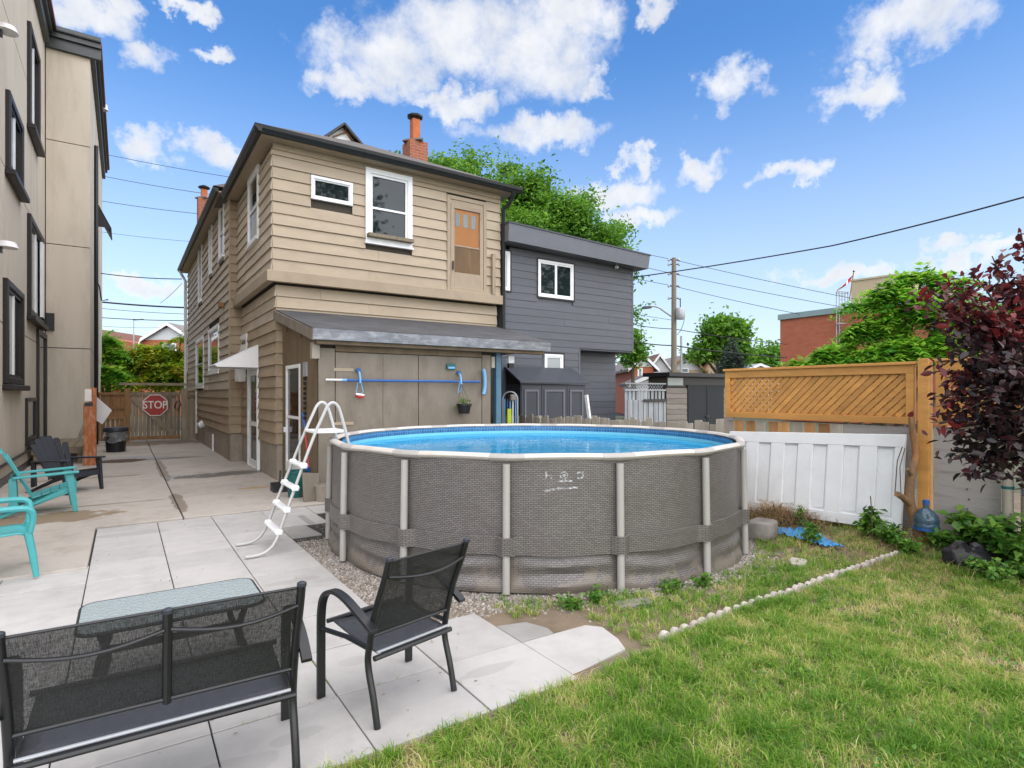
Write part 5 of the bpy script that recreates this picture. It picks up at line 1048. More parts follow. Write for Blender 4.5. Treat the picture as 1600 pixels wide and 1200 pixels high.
q = fcp(-.045, 1.1); MB().box((q[0] - .05, q[1] - .06, .7), (q[0] + .05, q[1] - .02, 1.42)).build('band', 'lime', FC); q = fcp(.04, 0); MB().box((q[0] - .08, q[1] - .08, c0.z - .2), (q[0] + .08, q[1] + .0, c0.z - .06)).build('pillow', 'stone', FC, bevel=.03)
# metal gate and dark shed further back
MG = thing('corrugated_gate', 'pale corrugated metal gate with lattice top beside the grey house', 'gate', (12.9, 12.4, 0)); vm = 11.5; a0, a1 = onv(976, vm), onv(1040, vm); n = 16; z1 = hgt(625, a0, vm)
for k in range(n): a = a0 + (a1 - a0) * k / n; MB().box((a + .01, vm - .015 * (k % 2), .05), (a + (a1 - a0) / n - .002, vm + .02, z1)).build('metal_strip', 'gate_metal', MG)
n = 11
for k in range(n): a = a0 + (a1 - a0) * k / n; MB().box((a + .03, vm + .022, z1 - .02), (a + (a1 - a0) / n - .03, vm + .04, z1 + .26)).build('baluster', 'gate_metal', MG)
zt_ = hgt(600, a0, vm)
for z_ in (z1 + .26, zt_): MB().box((a0, vm - .02, z_), (a1, vm + .05, z_ + .04)).build('rail', 'gate_metal', MG)
for s in (-1, 1):
    for k in range(16):
        a = a0 + (a1 - a0) * k / 16; b = a + s * (zt_ - z1 - .3)
        if a0 <= b <= a1: MB().beam((a, vm + .02 + .012 * s, z1 + .30), (b, vm + .02 + .012 * s, zt_), .015, .008).build('lattice_strip', 'gate_metal', MG)
MB().box((a0 + .72, vm - .06, z1 - .06), (a1, vm - .03, z1 + .02)).build('latch_bar', 'dark_metal', MG)
DS = thing('dark_shed', 'black-doored garden shed with grey wood wall and flat roof behind the fence', 'shed', (14.8, 12.2, 0)); vd = 11.6; a0, a1, a2, a3 = onv(1041, vd), onv(1073, vd), onv(1130, vd), 16.6; zt_ = hgt(583, a0, vd)
MB().box((a0, vd + .02, 0), (a3, vd + .7, zt_ - .1)).build('wall', 'wall_core', DS); clad(DS, Wall((0, vd), (1, 0), (0, -1)), a0, a1, .0, zt_ - .42, .16, [], 'shed_wood', .02); clad(DS, Wall((0, vd), (1, 0), (0, -1)), a2, a3, .0, zt_ - .42, .16, [], 'shed_wood', .02)
wd_ = Wall((0, vd), (1, 0), (0, -1)); wring(MB(), wd_, a0, a1 - .1, zt_ - .41, zt_ - .09, .05, -.01, .02).build('transom', 'black_plastic', DS); wbox(MB(), wd_, a0 + .05, a1 - .15, -.01, .005, zt_ - .36, zt_ - .14).build('pane', 'pane_pale', DS)
for (a, b) in ((a1, (a1 + a2) / 2), ((a1 + a2) / 2, a2)): d = wbox(MB(), wd_, a + .01, b - .01, -.01, .03, .02, zt_ - .35).build('door', 'shed_door', DS); wbox(MB(), wd_, a + .05, b - .05, .03, .036, .1, zt_ - .5).build('door_panel', 'shed_door', d)
mid = (a1 + a2) / 2; wbox(MB(), wd_, mid - .05, mid + .12, .037, .07, 1.0, 1.06).build('latch', 'dark_metal', DS)
wbox(MB(), wd_, a1 - .1, a3, -.01, .02, zt_ - .345, zt_ - .1).build('header', 'black_plastic', DS); MB().box((a0 - .15, vd - .25, zt_ - .095), (a3 + .2, vd + .8, zt_ + .02)).build('roof', 'black_plastic', DS)

# ------------------------------------------------------------------ wires and utility pole
UP_ = at(1053, 580, 31.5); UPT = thing('utility_pole', 'tall wooden utility pole with transformer and street lamp beyond the sheds', 'utility pole', (UP_.x, UP_.y, 0)); D_ = 31.5
top = at(1053, 403, D_).z; bx_, by_ = UP_.x, UP_.y
MB().tube([(bx_, by_, 0), (bx_, by_, top)], [.17, .12], 10).build('pole', 'pole_wood', UPT, smooth=True)
for (y, s) in ((406, 1), (413, 0), (428, 1), (447, 1), (466, 0)):
    a, b = at(1045, y, D_), at(1061, y, D_); MB().tube([a, b], .03, 6).build('insulator_arm', 'dark_metal', UPT)
    for q in (a, b): MB().lathe([(.03, -.08), (.07, -.03), (.05, .05), (.02, .09)], q, 8).build('insulator', 'galv', UPT)
q = at(1063, 499, D_ - .3); MB().lathe([(.2, 0), (.24, .1), (.24, .55), (.2, .62), (.0, .66)], q, 14).build('transformer', 'galv', UPT, smooth=True)
MB().tube([at(1063, 482, D_ - .3), at(1063, 466, D_ - .3)], .03, 6).build('bushing', 'dark_metal', UPT); MB().tube(arc_pts([at(1068, 488, D_ - .3), at(1069, 500, D_ - .3), at(1064, 515, D_ - .2), at(1058, 523, D_)]), .015, 6).build('drop_wire', 'wire', UPT)
MB().tube(arc_pts([at(1053, 497, D_), at(1040, 488, D_), at(1028, 480, D_), at(1015, 478, D_)]), .05, 8).build('lamp_arm', 'galv', UPT, smooth=True)
q = at(1011, 480, D_); MB().hexa([q + Vector((-.25, .1, -.12)), q + Vector((.2, -.2, -.06)), q + Vector((.25, -.05, -.06)), q + Vector((-.2, .3, -.12)), q + Vector((-.2, .1, .05)), q + Vector((.2, -.15, .08)), q + Vector((.22, -.05, .08)), q + Vector((-.18, .2, .05))]).build('lamp_head', 'dark_metal', UPT, bevel=.04)
q = at(1064.5, 560, 33); V2 = thing('vent_stack', 'thin grey pipe standing right of the utility pole', 'pipe', (q.x, q.y, 0)); MB().tube([(q.x, q.y, 0), (q.x, q.y, at(1064, 525, 33).z)], .06, 8).build('pipe', 'galv', V2, smooth=True)
def wire(label, pts, r, sag=0, grp='overhead wires'):
    P = [at(*p) for p in pts]; t = []
    for a, b in zip(P[:-1], P[1:]):
        for k in range(12): f = k / 12; q = a.lerp(b, f); q.z -= sag * 4 * f * (1 - f); t.append(q)
    t.append(P[-1]); o = MB().tube(t, r, 5).build('overhead_wire', 'wire', None, smooth=True); setp(o, label, 'wire', grp)
wire('thick black cable rising to the top right from the grey house', [(985, 434, 17.2), (1300, 384, 13.5), (1640, 297, 9.5)], .017, .03)
wire('topmost thin wire right of the utility pole', [(830, 356, 34), (1053, 406, 31.5), (1340, 468, 29)], .014, .05); wire('second thin wire right of the utility pole', [(830, 372, 34), (1053, 428, 31.5), (1340, 484, 29)], .014, .05)
wire('third thin wire right of the utility pole', [(830, 400, 34), (1053, 447, 31.5), (1250, 491, 29.5)], .014, .05); wire('wire crossing the pole below the transformer', [(985, 506, 33), (1053, 514, 31.5), (1230, 538, 30)], .02, .06)
wire('lowest thick wire beside the utility pole', [(980, 532, 33), (1053, 540, 31.5), (1230, 559, 30)], .03, .06); wire('faint wire left of the street lamp', [(985, 489, 33), (1050, 500, 31.5)], .012, .02)
for (lab, a, b, r) in (('topmost wire left of the tan house roof', (140, 236, 30), (380, 280, 30), .014), ('second wire left of the tan house roof', (140, 271, 30), (345, 306, 30), .014), ('third wire left of the tan house roof', (140, 311, 30), (330, 336, 30), .014), ('faint fourth wire left of the tan house', (150, 361, 30), (310, 378, 30), .009),
                       ('service cable to the far corner of the tan house', (157, 427, 25), (284, 436, 24), .02), ('thick double cable across the gap above the gate', (140, 470, 34), (300, 481, 34), .05), ('thin wire just under the thick cable in the gap', (140, 480, 34), (300, 491, 34), .015), ('straight wire over the gambrel house', (140, 495, 34), (300, 501, 34), .024), ('faint low wire above the gambrel roof', (140, 508, 34), (250, 512, 34), .010), ('slanting drop wire by the white downspout', (284, 443, 27), (250, 474, 33), .012)):
    wire(lab, [a, b], r, .06)

# ------------------------------------------------------------------ far houses
def house(name, label, px0, px1, ybase, yeave, yridge, D, wallm, gablem, roofm, depth=9, rot=0, windows=(), gambrel=False, over=.4):
    a = at(px0, ybase, D); b = at(px1, ybase, D); t = thing(name, label, 'house', ((a.x + b.x) / 2, (a.y + b.y) / 2, 0)); ze = at(px0, yeave, D).z; zr = at(px0, yridge, D).z
    d = Vector((b.x - a.x, b.y - a.y, 0)); L_ = d.length; d.normalize(); n = Vector((d.y, -d.x, 0)); W_ = Wall((a.x, a.y), (d.x, d.y), (n.x, n.y))
    wbox(MB(), W_, 0, L_, -depth, 0, 0, ze).build('wall', wallm, t)
    if gambrel: prof = [(-.3, ze - 1.9), (.35, ze - .1), (L_ / 2, zr), (L_ - .35, ze - .1), (L_ + .3, ze - 1.9)]
    else: prof = [(-over, ze - over * (zr - ze) / (L_ / 2)), (L_ / 2, zr), (L_ + over, ze - over * (zr - ze) / (L_ / 2))]
    MB().prism([W_.p(.02, .012, ze), W_.p(L_ - .02, .012, ze), W_.p(L_ / 2, .012, zr - .12)], -n * depth).build('gable', gablem, t)
    for (q0, q1) in zip(prof[:-1], prof[1:]): mb = MB(); mb.hexa([W_.p(q0[0], .3, q0[1]), W_.p(q1[0], .3, q1[1]), W_.p(q1[0], -depth - .3, q1[1]), W_.p(q0[0], -depth - .3, q0[1]), W_.p(q0[0], .3, q0[1] + .2), W_.p(q1[0], .3, q1[1] + .2), W_.p(q1[0], -depth - .3, q1[1] + .2), W_.p(q0[0], -depth - .3, q0[1] + .2)]); mb.build('roof', roofm, t)
    for (q0, q1) in zip(prof[:-1], prof[1:]): MB().hexa([W_.p(q0[0], .301, q0[1] - .05), W_.p(q1[0], .301, q1[1] - .05), W_.p(q1[0], .33, q1[1] - .05), W_.p(q0[0], .33, q0[1] - .05), W_.p(q0[0], .301, q0[1] + .21), W_.p(q1[0], .301, q1[1] + .21), W_.p(q1[0], .33, q1[1] + .21), W_.p(q0[0], .33, q0[1] + .21)]).build('bargeboard', 'white_paint' if wallm != 'tan_wall' else 'brown_wood', t)
    for (x0, x1, y0, y1) in windows:
        s0, s1 = (x0 - px0) / (px1 - px0) * L_, (x1 - px0) / (px1 - px0) * L_; f = wring(MB(), W_, s0, s1, at(px0, y1, D).z, at(px0, y0, D).z, .1, .013, .06).build('window', 'white_paint', t); wbox(MB(), W_, s0 + .09, s1 - .09, .013, .03, at(px0, y1, D).z + .09, at(px0, y0, D).z - .09).build('pane', 'pane_pale', f)
    return t
house('gambrel_house', 'grey-gabled brick house with white trim across the street behind the gate', 216, 312, 640, 531, 508, 44, 'brick_far', 'white_siding', 'grey_roof', windows=((254, 276, 536, 552),), gambrel=True)
house('brick_house', 'red brick house with dark gambrel roof at the stucco building edge', 110, 172, 640, 530, 516, 46, 'brick_far', 'brick_far', 'brown_roof', gambrel=True)
house('low_brick_house', 'low red brick house between two houses over the gate', 168, 214, 640, 556, 543, 58, 'brick_far', 'white_siding', 'brown_roof')
house('brick_cottage', 'small brick house with white gable next to the grey house', 988, 1021, 640, 573, 557, 46, 'brick_far', 'white_siding', 'grey_roof', windows=((996, 1004, 575, 590),))
house('white_cottage', 'white-walled house with brown roof left of the utility pole', 1012, 1048, 640, 580, 556, 50, 'white_siding', 'white_siding', 'brown_roof')
house('tan_cottage', 'tan house with wide brown roof right of the utility pole', 1045, 1098, 640, 578, 557, 52, 'tan_wall', 'white_siding', 'grey_roof', windows=((1062, 1076, 575, 583),))
house('pale_garage', 'low house with pale grey-blue roof left of the brick block', 1165, 1208, 640, 580, 571, 55, 'white_siding', 'white_siding', 'galv')
house('porch_house', 'dark porch roof in front of the brick cottage', 990, 1036, 640, 600, 590, 40, 'white_siding', 'white_siding', 'shingle', depth=3)
q = at(1100, 590, 50); house('red_roof_house', 'red-roofed house behind the spruce', 1100, 1130, 640, 580, 559, 60, 'tan_wall', 'tan_wall', 'brown_roof')
BB = thing('brick_block', 'flat-roofed red brick building with teal cap behind the lattice', 'building', (at(1218, 580, 38).x, at(1218, 580, 38).y, 0)); p0 = at(1219, 500, 38); p1 = at(1480, 500, 30); d = Vector((p1.x - p0.x, p1.y - p0.y, 0)); L_ = d.length; d.normalize(); n_ = Vector((d.y, -d.x, 0)); WB_ = Wall((p0.x, p0.y), (d.x, d.y), (n_.x, n_.y)); zt_ = at(1219, 500, 38).z
wbox(MB(), WB_, 0, L_, -12, 0, 0, zt_).build('wall', 'brick_far', BB); wbox(MB(), WB_, -.1, L_, -12.1, .12, zt_, zt_ + .35).build('cap', 'cap_teal', BB)
wv = wring(MB(), WB_, .8, 1.7, at(1230, 580, 37).z, at(1230, 567, 37).z, .08, .0, .03).build('window', 'wall_core', BB); wbox(MB(), WB_, .86, 1.64, .0, .02, at(1230, 579, 37).z, at(1230, 568, 37).z).build('pane', 'pane_black', wv)
TW = thing('tan_block', 'tan rooftop wall rising behind the brick building', 'building', (p1.x, p1.y, 0)); q0 = at(1330, 440, 42); q1 = at(1412, 428, 39.5); d2 = Vector((q1.x - q0.x, q1.y - q0.y, 0)); L2 = d2.length; d2.normalize(); n2 = Vector((d2.y, -d2.x, 0)); W2 = Wall((q0.x, q0.y), (d2.x, d2.y), (n2.x, n2.y)); wbox(MB(), W2, 0, L2, -4, 0, 0, q0.z).build('wall', 'tan_wall', TW); wbox(MB(), W2, -.05, L2, -4, .08, q0.z, q0.z + .12).build('cap', 'tan_wall', TW)
LC = thing('roof_ladder', 'caged grey metal ladder on the brick building', 'ladder', (at(1315, 520, 34.5).x, at(1315, 520, 34.5).y, 0)); Dl = 34.6
for x in (1307, 1311.5, 1316, 1320.5, 1325): MB().tube([at(x, 456, Dl), at(x, 545, Dl)], .03, 5).build('cage_bar', 'galv', LC)
for y in (457, 483, 507): MB().tube([at(1316 + 9.5 * math.cos(t), y + 1.5 * math.sin(t), Dl + .4 * math.sin(t)) for t in np.linspace(0, 6.2832, 14)][:-1], .03, 5, closed=True).build('cage_hoop', 'galv', LC)
for k in range(14): MB().tube([at(1311.5, 462 + k * 6, Dl), at(1320.5, 462 + k * 6, Dl)], .018, 5).build('rung', 'galv', LC)
FL = thing('flag', 'red and white flag drooping from its staff above the brick building', 'flag', (at(1334, 450, 34.4).x, at(1334, 450, 34.4).y, 0)); Df = 34.4
MB().tube([at(1327, 470, Df), at(1334, 424, Df)], .035, 6).build('staff', 'brown_wood', FL); MB().lathe([(.02, -.06), (.07, 0), (.02, .06)], at(1334, 424, Df), 8).build('finial', 'dark_metal', FL)
def flagp(i, j): x = 1333 - 22 * i - 3 * j; y = 430 + 21 * i + 9 * j * (1 - .45 * i); q = at(x, y, Df); q += FW * (.12 * math.sin(i * 7 + j * 2)); return q
for (nm, a, b, m) in (('red_band', 0, .33, 'cloth_red'), ('white_band', .33, .48, 'cloth_white'), ('red_emblem_fold', .48, .78, 'cloth_red'), ('white_band', .78, .88, 'cloth_white'), ('red_band', .88, 1, 'cloth_red')): MB().grid(lambda i, j: flagp(a + (b - a) * i, j), 5, 4).build(nm, m, FL, smooth=True, solid=.01)
AN = thing('roof_antenna', 'thin television antenna mast on the street lamp line left of the gambrel house', 'antenna', (at(209, 560, 48).x, at(209, 560, 48).y, 0)); q = at(209, 560, 48); MB().tube([(q.x, q.y, 0), (q.x, q.y, at(209, 502, 48).z)], .05, 6).build('mast', 'galv', AN)
MB().tube([at(208, 500, 48), at(224, 499, 48)], .05, 6).build('arm', 'dark_metal', AN)

# ------------------------------------------------------------------ vegetation
def tree(name, label, cat, base, trunk_r, ells, n_clump, per, size, m, seed, group=None, sig=.45, aspect=.5, droop=.1, limbs=True, up=.3, tint_bias=0.):
    rng = np.random.default_rng(seed); t = thing(name, label, cat, base, group); B = Vector(base); mb = MB()
    tot = sum(e[1][0] * e[1][1] * e[1][2] for e in ells); top = max(e[0][2] for e in ells); cen = Vector(np.mean([e[0] for e in ells], axis=0))
    hub = B.lerp(Vector((cen.x, cen.y, B.z + (top - B.z) * .45)), 1)
    mb.tube([B, B.lerp(hub, .5) + Vector((.1 * trunk_r, .1, 0)), hub], [trunk_r, trunk_r * .8, trunk_r * .65], 8)
    P = []; TT = []
    for (c, r) in ells:
        c = np.array(c); r = np.array(r); k = max(3, int(n_clump * (r[0] * r[1] * r[2]) / tot))
        if limbs: mb.tube([hub, hub.lerp(Vector(c), .5) + Vector((0, 0, .15)), Vector(c)], [trunk_r * .5, trunk_r * .28, trunk_r * .12], 6)
        d = rng.normal(size=(k, 3)); d /= np.linalg.norm(d, axis=1)[:, None]; rad = rng.uniform(.35, 1.0, (k, 1)) ** .6; cc = c + d * rad * r
        if limbs:
            for q in cc[:max(3, k // 6)]: mb.tube([Vector(c), Vector(c).lerp(Vector(q), .6) + Vector((0, 0, .05)), Vector(q)], [trunk_r * .13, trunk_r * .08, trunk_r * .03], 4)
        hb = rng.normal(0, .18, (k, 1)); pp = np.repeat(cc, per, 0) + rng.normal(0, 1, (k * per, 3)) * sig * np.array([1, 1, .75]) * rng.uniform(.5, 1.3, (k, 1)).repeat(per, 0)
        P.append(pp); tt = np.clip(rng.uniform(.05, .95, k * per) * .7 + .15 + hb.repeat(per, 0)[:, 0] + tint_bias, 0, 1); TT.append(tt)
    P = np.concatenate(P); TT = np.concatenate(TT); V, F, T = leaves_np(P, size, rng, up=up, aspect=aspect, tint=TT, droop=droop)
    mb.build('trunk', 'bark', t, smooth=True); mesh_np('crown', V, F, m, T, t); return t
def E(x, y, D, rx, ry, k=1.0, dy=0):
    """an ellipsoid lobe seen at photo pixel (x, y) at depth D, radii in pixels"""
    s = D / FPX * k; c = at(x, y + dy, D); return ((c.x, c.y, c.z), (rx * s, rx * s, ry * s))
b = at(835, 600, 27); tree('locust_tree', 'large airy green tree rising behind the grey house', 'tree', (b.x, b.y, 0), .35,
     [E(640, 250, 27, 45, 22, .74, 16), E(700, 265, 26, 55, 38, .74, 16), E(735, 235, 27, 26, 14, .74, 16), E(760, 300, 26, 60, 40, .74, 16), E(790, 250, 27, 26, 16, .74, 16), E(830, 290, 26, 55, 32, .74, 16), E(820, 350, 25, 70, 40, .74, 16), E(880, 330, 26, 60, 36, .74, 16), E(905, 300, 27, 34, 16, .74, 16), E(930, 360, 26, 50, 30, .74, 16), E(960, 345, 27, 26, 20, .74, 16), E(965, 385, 26, 28, 22, .74, 16), E(700, 320, 26, 60, 30, .74, 16), E(990, 400, 26.5, 14, 26, .74, 16), E(990, 475, 26, 10, 12, .74, 16)], 620, 80, .21, 'leaf_locust', 11, sig=.34, aspect=.42, droop=.15)
b = at(1000, 600, 38); tree('garden_tree', 'rounded green tree peeking past the right edge of the grey house', 'tree', (b.x, b.y, 0), .25, [E(988, 548, 38, 12, 18), E(990, 525, 38, 6, 8)], 40, 50, .30, 'leaf_locust', 12, sig=.42)
b = at(1132, 600, 46); tree('maple_tree', 'broad round-headed green tree standing behind the far cottages', 'tree', (b.x, b.y, 0), .35, [E(1130, 520, 46, 24, 20), E(1110, 542, 46, 14, 12), E(1150, 545, 46, 12, 18), E(1147, 518, 46, 12, 12), E(1092, 553, 46, 12, 5)], 190, 62, .36, 'leaf_locust', 13, sig=.45, aspect=.6)
b = at(1143, 600, 40); tree('spruce_tree', 'dark conical spruce in front of the round-headed tree', 'tree', (b.x, b.y, 0), .2, [E(1143, 575, 40, 15, 8), E(1143, 558, 40, 9, 8), E(1142, 545, 40, 4, 7), E(1143, 537, 40, 2, 6)], 150, 50, .26, 'leaf_spruce', 14, sig=.24, aspect=.2)
for k, (x, y, rx, ry) in enumerate(((1185, 562, 18, 10), (1212, 558, 14, 14), (1165, 568, 14, 8), (1100, 560, 14, 10))):
    b = at(x, 600, 62); tree('street_tree', ('small distant tree right of the pale roof', 'distant tree touching the brick building edge', 'low distant tree above the pale roof', 'distant tree behind the tan cottage')[k], 'tree', (b.x, b.y, 0), .2, [E(x, y, 62, rx, ry)], 36, 60, .5, 'leaf_locust', 20 + k, 'distant street trees', sig=.6)
# sumac with compound leaves behind the lattice
def compound(name, label, cat, base, ells, n, m, seed, ll=.55, group=None, trunk_r=.06, lw=.13):
    rng = np.random.default_rng(seed); t = thing(name, label, cat, base, group); B = Vector(base); mb = MB(); V = []; T = []
    tot = sum(e[1][0] ** 2 for e in ells)
    for (c, r) in ells:
        c = np.array(c); r = np.array(r); k = int(n * r[0] ** 2 / tot); mb.tube([B, B.lerp(Vector(c), .5) + Vector((.1, 0, .2)), Vector(c)], [trunk_r, trunk_r * .7, trunk_r * .3], 6)
        d = rng.normal(size=(k, 3)); d /= np.linalg.norm(d, axis=1)[:, None]; d[:, 2] = np.abs(d[:, 2]) * .9 - .2
        st = c + d * r * rng.uniform(.3, .95, (k, 1)); out = d + rng.normal(0, .35, (k, 3)); out[:, 2] = out[:, 2] * .6 - .1; out /= np.linalg.norm(out, axis=1)[:, None]
        tb = rng.normal(.5, .2, k)
        for i in range(k):
            L_ = ll * rng.uniform(.7, 1.25); o = out[i]; side = np.cross(o, (0, 0, 1)); side /= np.linalg.norm(side) + 1e-9
            for q in range(8):
                f = (q + .6) / 8; p = st[i] + o * L_ * f + np.array((0, 0, L_ * (.25 * f - .75 * f * f)))
                for s in (-1, 1):
                    w = lw * (1.1 - .5 * f) * rng.uniform(.85, 1.15); dr = side * s * .85 + o * .45 + np.array((0, 0, -.3 + rng.normal(0, .35))); dr /= np.linalg.norm(dr); cr = np.cross(dr, (0, 0, 1)); cr /= np.linalg.norm(cr) + 1e-9
                    V += [p, p + dr * w * .45 + cr * w * .23, p + dr * w, p + dr * w * .45 - cr * w * .23]; T += [tb[i] + rng.normal(0, .1) + .18 * (q % 2)] * 4
    V = np.array(V); mb.build('trunk', 'bark', t, smooth=True); mesh_np('crown', V, np.arange(len(V)).reshape(-1, 4), m, np.clip(T, 0, 1), t); return t
b = at(1370, 640, 10.8); compound('sumac_tree', 'bright green sumac-like tree overhanging the back of the lattice fence', 'tree', (b.x, b.y, 0), [E(1262, 574, 11, 22, 8), E(1305, 558, 11, 30, 16), E(1368, 520, 11, 34, 30), E(1425, 490, 10.6, 32, 26), E(1440, 436, 11, 20, 14), E(1400, 462, 11, 24, 16), E(1480, 455, 10.8, 26, 20), E(1400, 555, 10.4, 45, 20), E(1470, 545, 10.2, 34, 26), E(1490, 500, 10.6, 26, 24), E(1350, 478, 11.2, 14, 6), E(1560, 500, 10.4, 36, 30)], 1150, 'leaf_sumac', 31, .40, None, .07, .19)
b = at(165, 640, 27); compound('roadside_shrub', 'bright green shrub behind the fence beside the stucco building', 'shrub', (b.x, b.y, 0), [E(165, 560, 27, 24, 22), E(172, 590, 26, 22, 16), E(155, 590, 26, 20, 22), E(160, 535, 27, 14, 14)], 620, 'leaf_sumac', 32, .8, None, .08, .30)
b = at(255, 640, 28); compound('yellow_shrub', 'yellow-green bushy tree behind the gate before the gambrel house', 'shrub', (b.x, b.y, 0), [E(235, 555, 28.5, 26, 16), E(262, 560, 28, 30, 20), E(230, 580, 28, 26, 16), E(275, 585, 27, 22, 20), E(245, 598, 27, 36, 12), E(283, 530, 28, 10, 8)], 900, 'leaf_yellow', 33, .8, None, .08, .30)
# purple-leaved plum at the right edge
def plum():
    rng = np.random.default_rng(5); base = at(1655, 800, 5.3); t = thing('purple_plum_tree', 'purple-red leaved plum tree hanging in from the right edge', 'tree', (base.x, base.y, 0)); B = Vector((base.x, base.y, .0)); mb = MB(); D0 = 5.0
    hub = at(1640, 640, D0); mb.tube([B, B.lerp(hub, .5) + Vector((.04, .02, 0)), hub], [.07, .055, .045], 8)
    V = []; F = []; T = []
    tips = [(1595, 362, 5.1), (1550, 400, 5.0), (1490, 440, 4.9), (1520, 470, 4.7), (1440, 455, 5.0), (1590, 440, 4.8), (1560, 500, 4.6), (1500, 500, 4.8), (1460, 620, 4.7), (1455, 660, 4.6), (1480, 590, 4.7), (1505, 640, 4.5), (1530, 560, 4.5), (1540, 650, 4.4), (1580, 600, 4.4), (1590, 680, 4.4), (1480, 690, 4.6), (1530, 735, 4.6), (1500, 745, 4.65), (1560, 700, 4.4), (1600, 540, 4.5), (1640, 480, 4.6), (1640, 700, 4.4), (1660, 600, 4.5), (1560, 450, 5.0), (1475, 655, 5.0), (1600, 760, 4.7), (1580, 545, 4.9), (1545, 610, 4.9), (1620, 640, 4.9), (1510, 570, 4.9), (1595, 490, 5.2), (1530, 520, 5.1), (1560, 660, 4.7), (1590, 720, 4.7), (1525, 690, 4.5), (1610, 600, 4.3), (1640, 400, 4.9), (1485, 470, 4.8), (1555, 580, 4.35), (1595, 640, 4.3), (1500, 670, 4.45), (1530, 610, 4.4), (1575, 560, 4.45), (1545, 480, 4.7), (1600, 420, 4.9), (1570, 425, 4.9), (1425, 458, 4.9), (1450, 480, 4.8), (1475, 520, 4.7), (1460, 580, 4.7), (1465, 635, 4.6), (1490, 550, 4.6), (1520, 425, 4.9), (1470, 440, 4.9), (1490, 715, 4.6), (1545, 745, 4.6), (1510, 610, 4.5)]
    for (x, y, D) in tips:
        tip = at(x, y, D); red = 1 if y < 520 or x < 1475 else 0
        mid = hub.lerp(tip, .55) + Vector((0, 0, .10 if y < 650 else -.02)); path = arc_pts([hub, mid, tip], 8); mb.tube(path, [.017 * (1 - i / len(path)) + .0035 for i in range(len(path))], 5)
        nl = 74
        for i in range(nl):
            f = rng.uniform(.38, 1.0); p = np.array(path[min(int(f * (len(path) - 1)), len(path) - 1)]) + rng.normal(0, .05, 3)
            d = rng.normal(size=3); d[2] = d[2] * .7 - .15 + (.45 if y < 470 else -.1); d /= np.linalg.norm(d); s = np.cross(d, rng.normal(size=3) + np.array((0, 0, 1.2))); s /= np.linalg.norm(s); nn = np.cross(s, d); L_ = rng.uniform(.062, .102); w = L_ * .24; c = L_ * .12
            k = len(V); V += [p, p + d * L_ * .35 + s * w + nn * c, p + d * L_ * .7 + s * w * .85 + nn * c * .8, p + d * L_ - nn * c * .3, p + d * L_ * .7 - s * w * .85 + nn * c * .8, p + d * L_ * .35 - s * w + nn * c, p + d * L_ * .5]
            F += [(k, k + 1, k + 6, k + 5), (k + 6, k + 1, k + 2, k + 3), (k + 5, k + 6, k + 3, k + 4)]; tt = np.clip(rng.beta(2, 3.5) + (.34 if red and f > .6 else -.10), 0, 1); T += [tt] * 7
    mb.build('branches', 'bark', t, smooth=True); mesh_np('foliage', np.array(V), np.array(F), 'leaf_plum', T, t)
plum()
# ---- ground cover helper: is a point on grass?
def fnoise(x, y, s, o=0): return mnoise.noise((x * s + o, y * s - o, o * .37))
def ground_np(x, y): return np.array([soil_z(a, b) for a, b in zip(x, y)])
rng = np.random.default_rng(77)
def blades(x, y, z, h, tint, lean, wid, rng):
    n = len(x); a = rng.uniform(0, 6.2832, n); dx, dy = np.cos(a), np.sin(a); l = lean * h; px, py = -dy * wid, dx * wid
    b = np.stack([x, y, z - .006], 1); m_ = b + np.stack([dx * l * .35, dy * l * .35, h * .6], 1); t = b + np.stack([dx * l, dy * l, h * (1 - .25 * np.minimum(lean, 1.2))], 1); s = np.stack([px, py, np.zeros(n)], 1)
    V = np.stack([b - s, b + s, m_ + s * .8, m_ - s * .8, t + s * .12, t - s * .12], 1).reshape(-1, 3); k = np.arange(n)[:, None] * 6
    F = np.concatenate([k + np.array([0, 1, 2, 3]), k + np.array([3, 2, 4, 5])], 1).reshape(-1, 4); return V, F, np.repeat(tint, 6)
def lawn_mask(x, y):
    edge = 2.68 + .07 * np.array([fnoise(a, 0, 3.1, 2) + .6 * fnoise(a, 0, 11, 5) for a in x])
    front = (y < edge) & (np.abs(y - 2.83) > .0)
    d = np.hypot(x - PC.x, y - PC.y); mid = (y >= 2.7) & (x > 2.55) & (d > 2.72) & (y < 5.4) & (x < 7.72)
    nz = np.array([fnoise(a, b, 1.9, 9) + .5 * fnoise(a, b, 6, 4) for a, b in zip(x, y)])
    mid &= ~((x < 3.02) & (y < 3.70)); prob = np.where(front, 1.0, np.clip(.80 + 1.2 * nz + .5 * (d - 2.95) - .5 * (x > 6.9) * np.clip((y - 3.0), 0, 1) , 0.02, .9))
    prob = np.where(front & (x > 6.6), np.clip(1 - (x - 6.6) * .55 + nz * .6, .05, 1), prob)
    keep = ~((np.abs(y - 2.83) < .055) & (x > 3.1) & (x < 7.05))
    return keep & (front | mid) & (rng.uniform(0, 1, len(x)) < prob)
def scatter(n, x0, x1, y0, y1): return rng.uniform(x0, x1, n), rng.uniform(y0, y1, n)
TX, TY = [], []
for (n, x0, x1, y0, y1) in ((15000, .55, 4.6, .4, 2.85), (17500, 4.0, 7.75, -2.2, 2.9), (8500, 2.5, 7.75, 2.7, 5.2)):
    x, y = scatter(n, x0, x1, y0, y1); dd = x * FW.x + y * FW.y; ll = x * RT.x + y * RT.y; k = (dd > 2.2) & (np.abs(ll) < 1.25 * dd + .6); x, y = x[k], y[k]; k = lawn_mask(x, y); TX.append(x[k]); TY.append(y[k])
TX = np.concatenate(TX); TY = np.concatenate(TY); TZ = ground_np(TX, TY)
